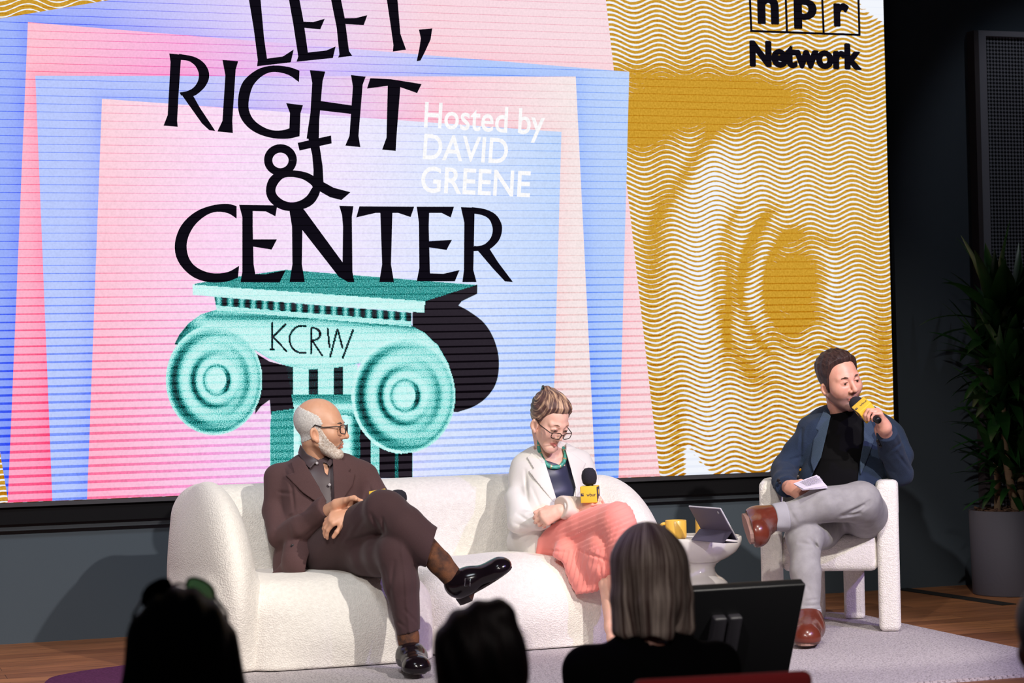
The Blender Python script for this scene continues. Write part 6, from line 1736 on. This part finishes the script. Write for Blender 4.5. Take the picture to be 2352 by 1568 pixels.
def seated(head_top_px, d, label, skin, cloth, facing, hair_fn, hair_mat, lean=0.0, sc=1.0, yaw=0.0, shoulders=0.20, drop=0.0, cloth_name='top', neck_r=0.05):
    """person seen from behind, seated on an audience chair; returns body, head frame"""
    top = P(*head_top_px, d)
    f = unit(np.array([facing[0], facing[1], 0])); sd = np.array([f[1], -f[0], 0])
    hf = unit(f*math.cos(yaw)+sd*math.sin(yaw))
    H = Head(top-UP*0.126*sc, hf-UP*0.05, UP, sc)
    nb = H.o-UP*0.185-f*0.035
    hip = np.array([nb[0], nb[1], FLOOR_Z+0.55])-f*0.03
    S = Sdf(); H.skull(S); H.features(S); H.ears(S)
    S.cone(H(0, -0.03, -0.06), nb, neck_r, neck_r+0.008, 0.02)
    sh = [nb-UP*(0.06+drop)+sd*q*(shoulders-0.03) for q in (-1, 1)]
    el = [sh[i]-UP*0.27+sd*q*0.05-f*0.02 for i, q in enumerate((-1, 1))]
    wr = [hip+sd*q*0.10+f*0.26+UP*0.07 for q in (-1, 1)]
    kn = [hip+f*0.42+sd*q*0.12-UP*0.03 for q in (-1, 1)]
    an = [np.array([kn[i][0], kn[i][1], FLOOR_Z+0.09])+f*0.03 for i in (0, 1)]
    def torso(S, e):
        S.cone(hip, nb-UP*0.22, 0.16-e, 0.16-e, 0.0, (f, 0.72))
        S.cone(sh[0], sh[1], 0.062-e, 0.062-e, 0.08)
        S.cone(nb-UP*0.22, nb-UP*0.08, 0.155-e, 0.13-e, 0.05, (f, 0.68))
        S.cone(nb-UP*0.05+sd*0.06, nb-UP*0.05-sd*0.06, 0.055-e, 0.055-e, 0.04)
    torso(S, 0.02)
    for i in (0, 1):
        S.chain([sh[i], el[i], wr[i]], [0.042, 0.036, 0.026], 0.03)
        hand(S, wr[i], f-UP*0.15, -UP, sd*(1 if i == 0 else -1), curl=(0.25, 0.3, 0.2), sc=0.9)
        S.chain([hip+sd*(0.09 if i else -0.09), kn[i], an[i]], [0.08, 0.055, 0.038], 0.04)
        S.cone(an[i], np.array([an[i][0], an[i][1], FLOOR_Z+0.035])+f*0.13, 0.036, 0.03, 0.02)
    V, F = surface(S, 0.007)
    p = mk('person', V, F, skin, origin=np.array([hip[0], hip[1], FLOOR_Z]), label=label, category='person', attrs={'lip': H.lip_mask(V), 'stubble': 0*V[:, 0]})
    S = Sdf(); torso(S, 0.0)
    for i in (0, 1): S.chain([sh[i], el[i], wr[i]], [0.056, 0.05, 0.036], 0.04)
    S.disp(folds(0.003, 0.7, 31)); S.cut(lambda q: np.linalg.norm(np.cross(q-nb, UP), axis=1)-(neck_r+0.012)+np.where(q[:, 2] < nb[2]-0.015, 1, 0))
    soft(cloth_name, S, 0.009, cloth, p)
    S = Sdf()
    for i in (0, 1): S.chain([hip+sd*(0.09 if i else -0.09), kn[i], an[i]+UP*0.02], [0.105, 0.075, 0.055], 0.04)
    S.cone(hip+sd*0.08, hip-sd*0.08, 0.12, 0.12, 0.05)
    soft('trousers', S, 0.011, mat('audience_trousers', (22, 22, 28), 0.9, spec=0.1), p)
    for i in (0, 1):
        b = np.array([an[i][0], an[i][1], FLOOR_Z]); MB().box(b+f*0.06+UP*0.036, np.array([sd, f, UP]), (0.045, 0.13, 0.034), 0.03).build('shoe', MATS['monitor_case'], p)
    S = Sdf(); hair_fn(S, H, f, sd)
    Vh, Fh = surface(S, 0.006)
    l = H.loc(Vh)
    a = np.arctan2(l[:, 0], -(l[:, 1]+0.0))
    mk('hair', Vh, Fh, hair_mat, p, attrs={'strand': np.stack([a*3+2, l[:, 2]*4+3, np.zeros(len(l))], 1)})
    return p, H, f, sd, hip
sk_a = skin_mat('skin_audience', (186, 130, 108), (160, 84, 80), (150, 110, 96), (176, 112, 92))
black_top = mat('top_black', (8, 8, 11), 0.95, spec=0.1)
dark_hair = strand_mat('hair_black', (14, 9, 12), (30, 19, 22), (3, 1, 1), 2.0, 0.4, 0.65, 0.5)
FWD = np.array([0.12, 1.0])

# long dark hair with sunglasses on top
def hairA(S, H, f, sd):
    S.ell(H(0, -0.012, 0.042), np.array([0.095, 0.115, 0.100]), H.A, 0)
    for q in (-1, 1): S.chain([H(q*0.055, -0.03, 0.02), H(q*0.082, -0.05, -0.10), H(q*0.100, -0.065, -0.24), H(q*0.105, -0.075, -0.40)], [0.06, 0.056, 0.058, 0.05], 0.04)
    S.chain([H(0, -0.06, 0.0), H(0, -0.09, -0.15), H(0, -0.105, -0.40)], [0.085, 0.080, 0.07], 0.05)
    S.disp(lambda p: 0.003*np.sin(H.loc(p)[:, 0]*140))
    S.cut(lambda p: np.linalg.norm((p-H(0, 0.085, -0.02))@H.A.T/np.array([0.062, 0.07, 0.10]), axis=1)*0.07-0.07)
pA, HA, fA_, sA_, hipA = seated((412, 1364), 4.45, 'person with long dark hair and sunglasses pushed up on the crown', sk_a, black_top, FWD, hairA, dark_hair)
gl_green = bpy.data.materials.new('lens_green'); gl_green.use_nodes = True
bs = gl_green.node_tree.nodes['Principled BSDF']; bs.inputs['Base Color'].default_value = tuple(srgb((112, 110, 50)))+(1,); bs.inputs['Roughness'].default_value = 0.15; bs.inputs['Transmission Weight'].default_value = 0.2
sg = MB(); lens_pts = []
def HAc(x, y, z): return HA(x, y, z)
for q in (-1, 1):
    pts = []
    for t in np.linspace(0, 2*math.pi, 36, endpoint=False):
        c, s_ = math.cos(t), math.sin(t)
        u = 0.030*np.sign(c)*abs(c)**0.7; v = 0.024*np.sign(s_)*abs(s_)**0.7
        pts.append(HA(q*0.047+u, 0.030-0.40*v-0.1*abs(u), 0.142+0.92*v-4.5*(q*0.047+u)**2))
    sg.tube(pts, 0.0028, 6, closed=True); lens_pts.append(pts)
    sg.tube([HA(q*0.077, 0.026, 0.116), HA(q*0.098, -0.01, 0.085), HA(q*0.102, -0.04, 0.03)], 0.003, 6)
sg.tube([HA(-0.018, 0.028, 0.142), HA(0, 0.031, 0.147), HA(0.018, 0.028, 0.142)], 0.003, 6)
g = sg.build('sunglasses', MATS['frame_black'], pA)
for pts, mm in zip(lens_pts, (MATS['tablet_glass'], gl_green)): mk('sunglass_lens', np.array(pts), [tuple(range(36))], mm, g)

# short dark hair, head slightly turned
def hairB(S, H, f, sd):
    S.ell(H(0, -0.014, 0.040), np.array([0.098, 0.116, 0.098]), H.A, 0)
    S.ell(H(0.0, -0.045, -0.03), np.array([0.088, 0.075, 0.105]), H.A, 0.05)
    S.ell(H(0.030, -0.04, 0.115), np.array([0.045, 0.05, 0.03]), H.A, 0.03)
    S.disp(lambda p: 0.003*np.sin(H.loc(p)[:, 0]*120+H.loc(p)[:, 2]*40))
    S.cut(lambda p: np.linalg.norm((p-H(0, 0.085, -0.03))@H.A.T/np.array([0.06, 0.07, 0.10]), axis=1)*0.07-0.07)
seated((1100, 1396), 4.35, 'person with short dark hair seen from behind, below the pointed shoe', sk_a, mat('top_charcoal', (18, 17, 21), 0.9), FWD, hairB, dark_hair, yaw=0.15, sc=1.02)

# ash blonde bob, black top
bob = strand_mat('hair_ash_blonde', (104, 84, 80), (232, 218, 206), (2.0, 0.22, 1), 3.0, 0.46, 0.62)
def hairC(S, H, f, sd):
    S.ell(H(0, -0.010, 0.040), np.array([0.092, 0.110, 0.098]), H.A, 0)
    for q in (-1, 1): S.chain([H(q*0.045, -0.02, 0.02), H(q*0.066, -0.03, -0.07), H(q*0.078, -0.035, -0.155)], [0.062, 0.052, 0.042], 0.04)
    S.chain([H(0, -0.055, 0.0), H(0, -0.075, -0.08), H(0, -0.078, -0.155)], [0.08, 0.068, 0.054], 0.05)
    S.disp(lambda p: 0.0028*np.sin(H.loc(p)[:, 0]*150)*np.clip((0.06-H.loc(p)[:, 2])/0.1, 0, 1))
    S.cut(lambda p: np.linalg.norm((p-H(0, 0.085, -0.03))@H.A.T/np.array([0.06, 0.07, 0.11]), axis=1)*0.07-0.07)
    S.cut(lambda p: H.loc(p)[:, 2]+0.182+0.008*np.sin(H.loc(p)[:, 0]*70))
pC, HC, fC, sC, hipC = seated((1484, 1207), 5.85, 'person with an ash blonde bob and black top in front of the monitor', sk_a, black_top, FWD, hairC, bob, shoulders=0.215, drop=0.02)
MB().box(HC(0.01, -0.092, -0.192), HC.A, (0.016, 0.004, 0.006), 0.003).build('necklace_clasp', silver, pC)

# dark figure cut by the right edge of the photograph
def hairD(S, H, f, sd):
    S.ell(H(0, -0.012, 0.040), np.array([0.092, 0.112, 0.096]), H.A, 0)
    S.chain([H(0, -0.05, 0.0), H(0, -0.07, -0.16)], [0.085, 0.075], 0.05)
    S.cut(lambda p: np.linalg.norm((p-H(0, 0.085, -0.03))@H.A.T/np.array([0.06, 0.07, 0.10]), axis=1)*0.07-0.07)
seated((2436, 1330), 4.3, 'dark haired person mostly out of frame near the stage corner', sk_a, mat('top_plum', (26, 18, 26), 0.9), FWD, hairD, dark_hair)

# the chairs they sit on, and an empty red one
e = P(1652, 1548, 4.95)
stackchair(np.array([e[0], e[1], FLOOR_Z])+np.array([0.03, 0.21, 0.0]), FWD, 'empty red audience chair just behind the black monitor', red, bt=e[2]-FLOOR_Z)
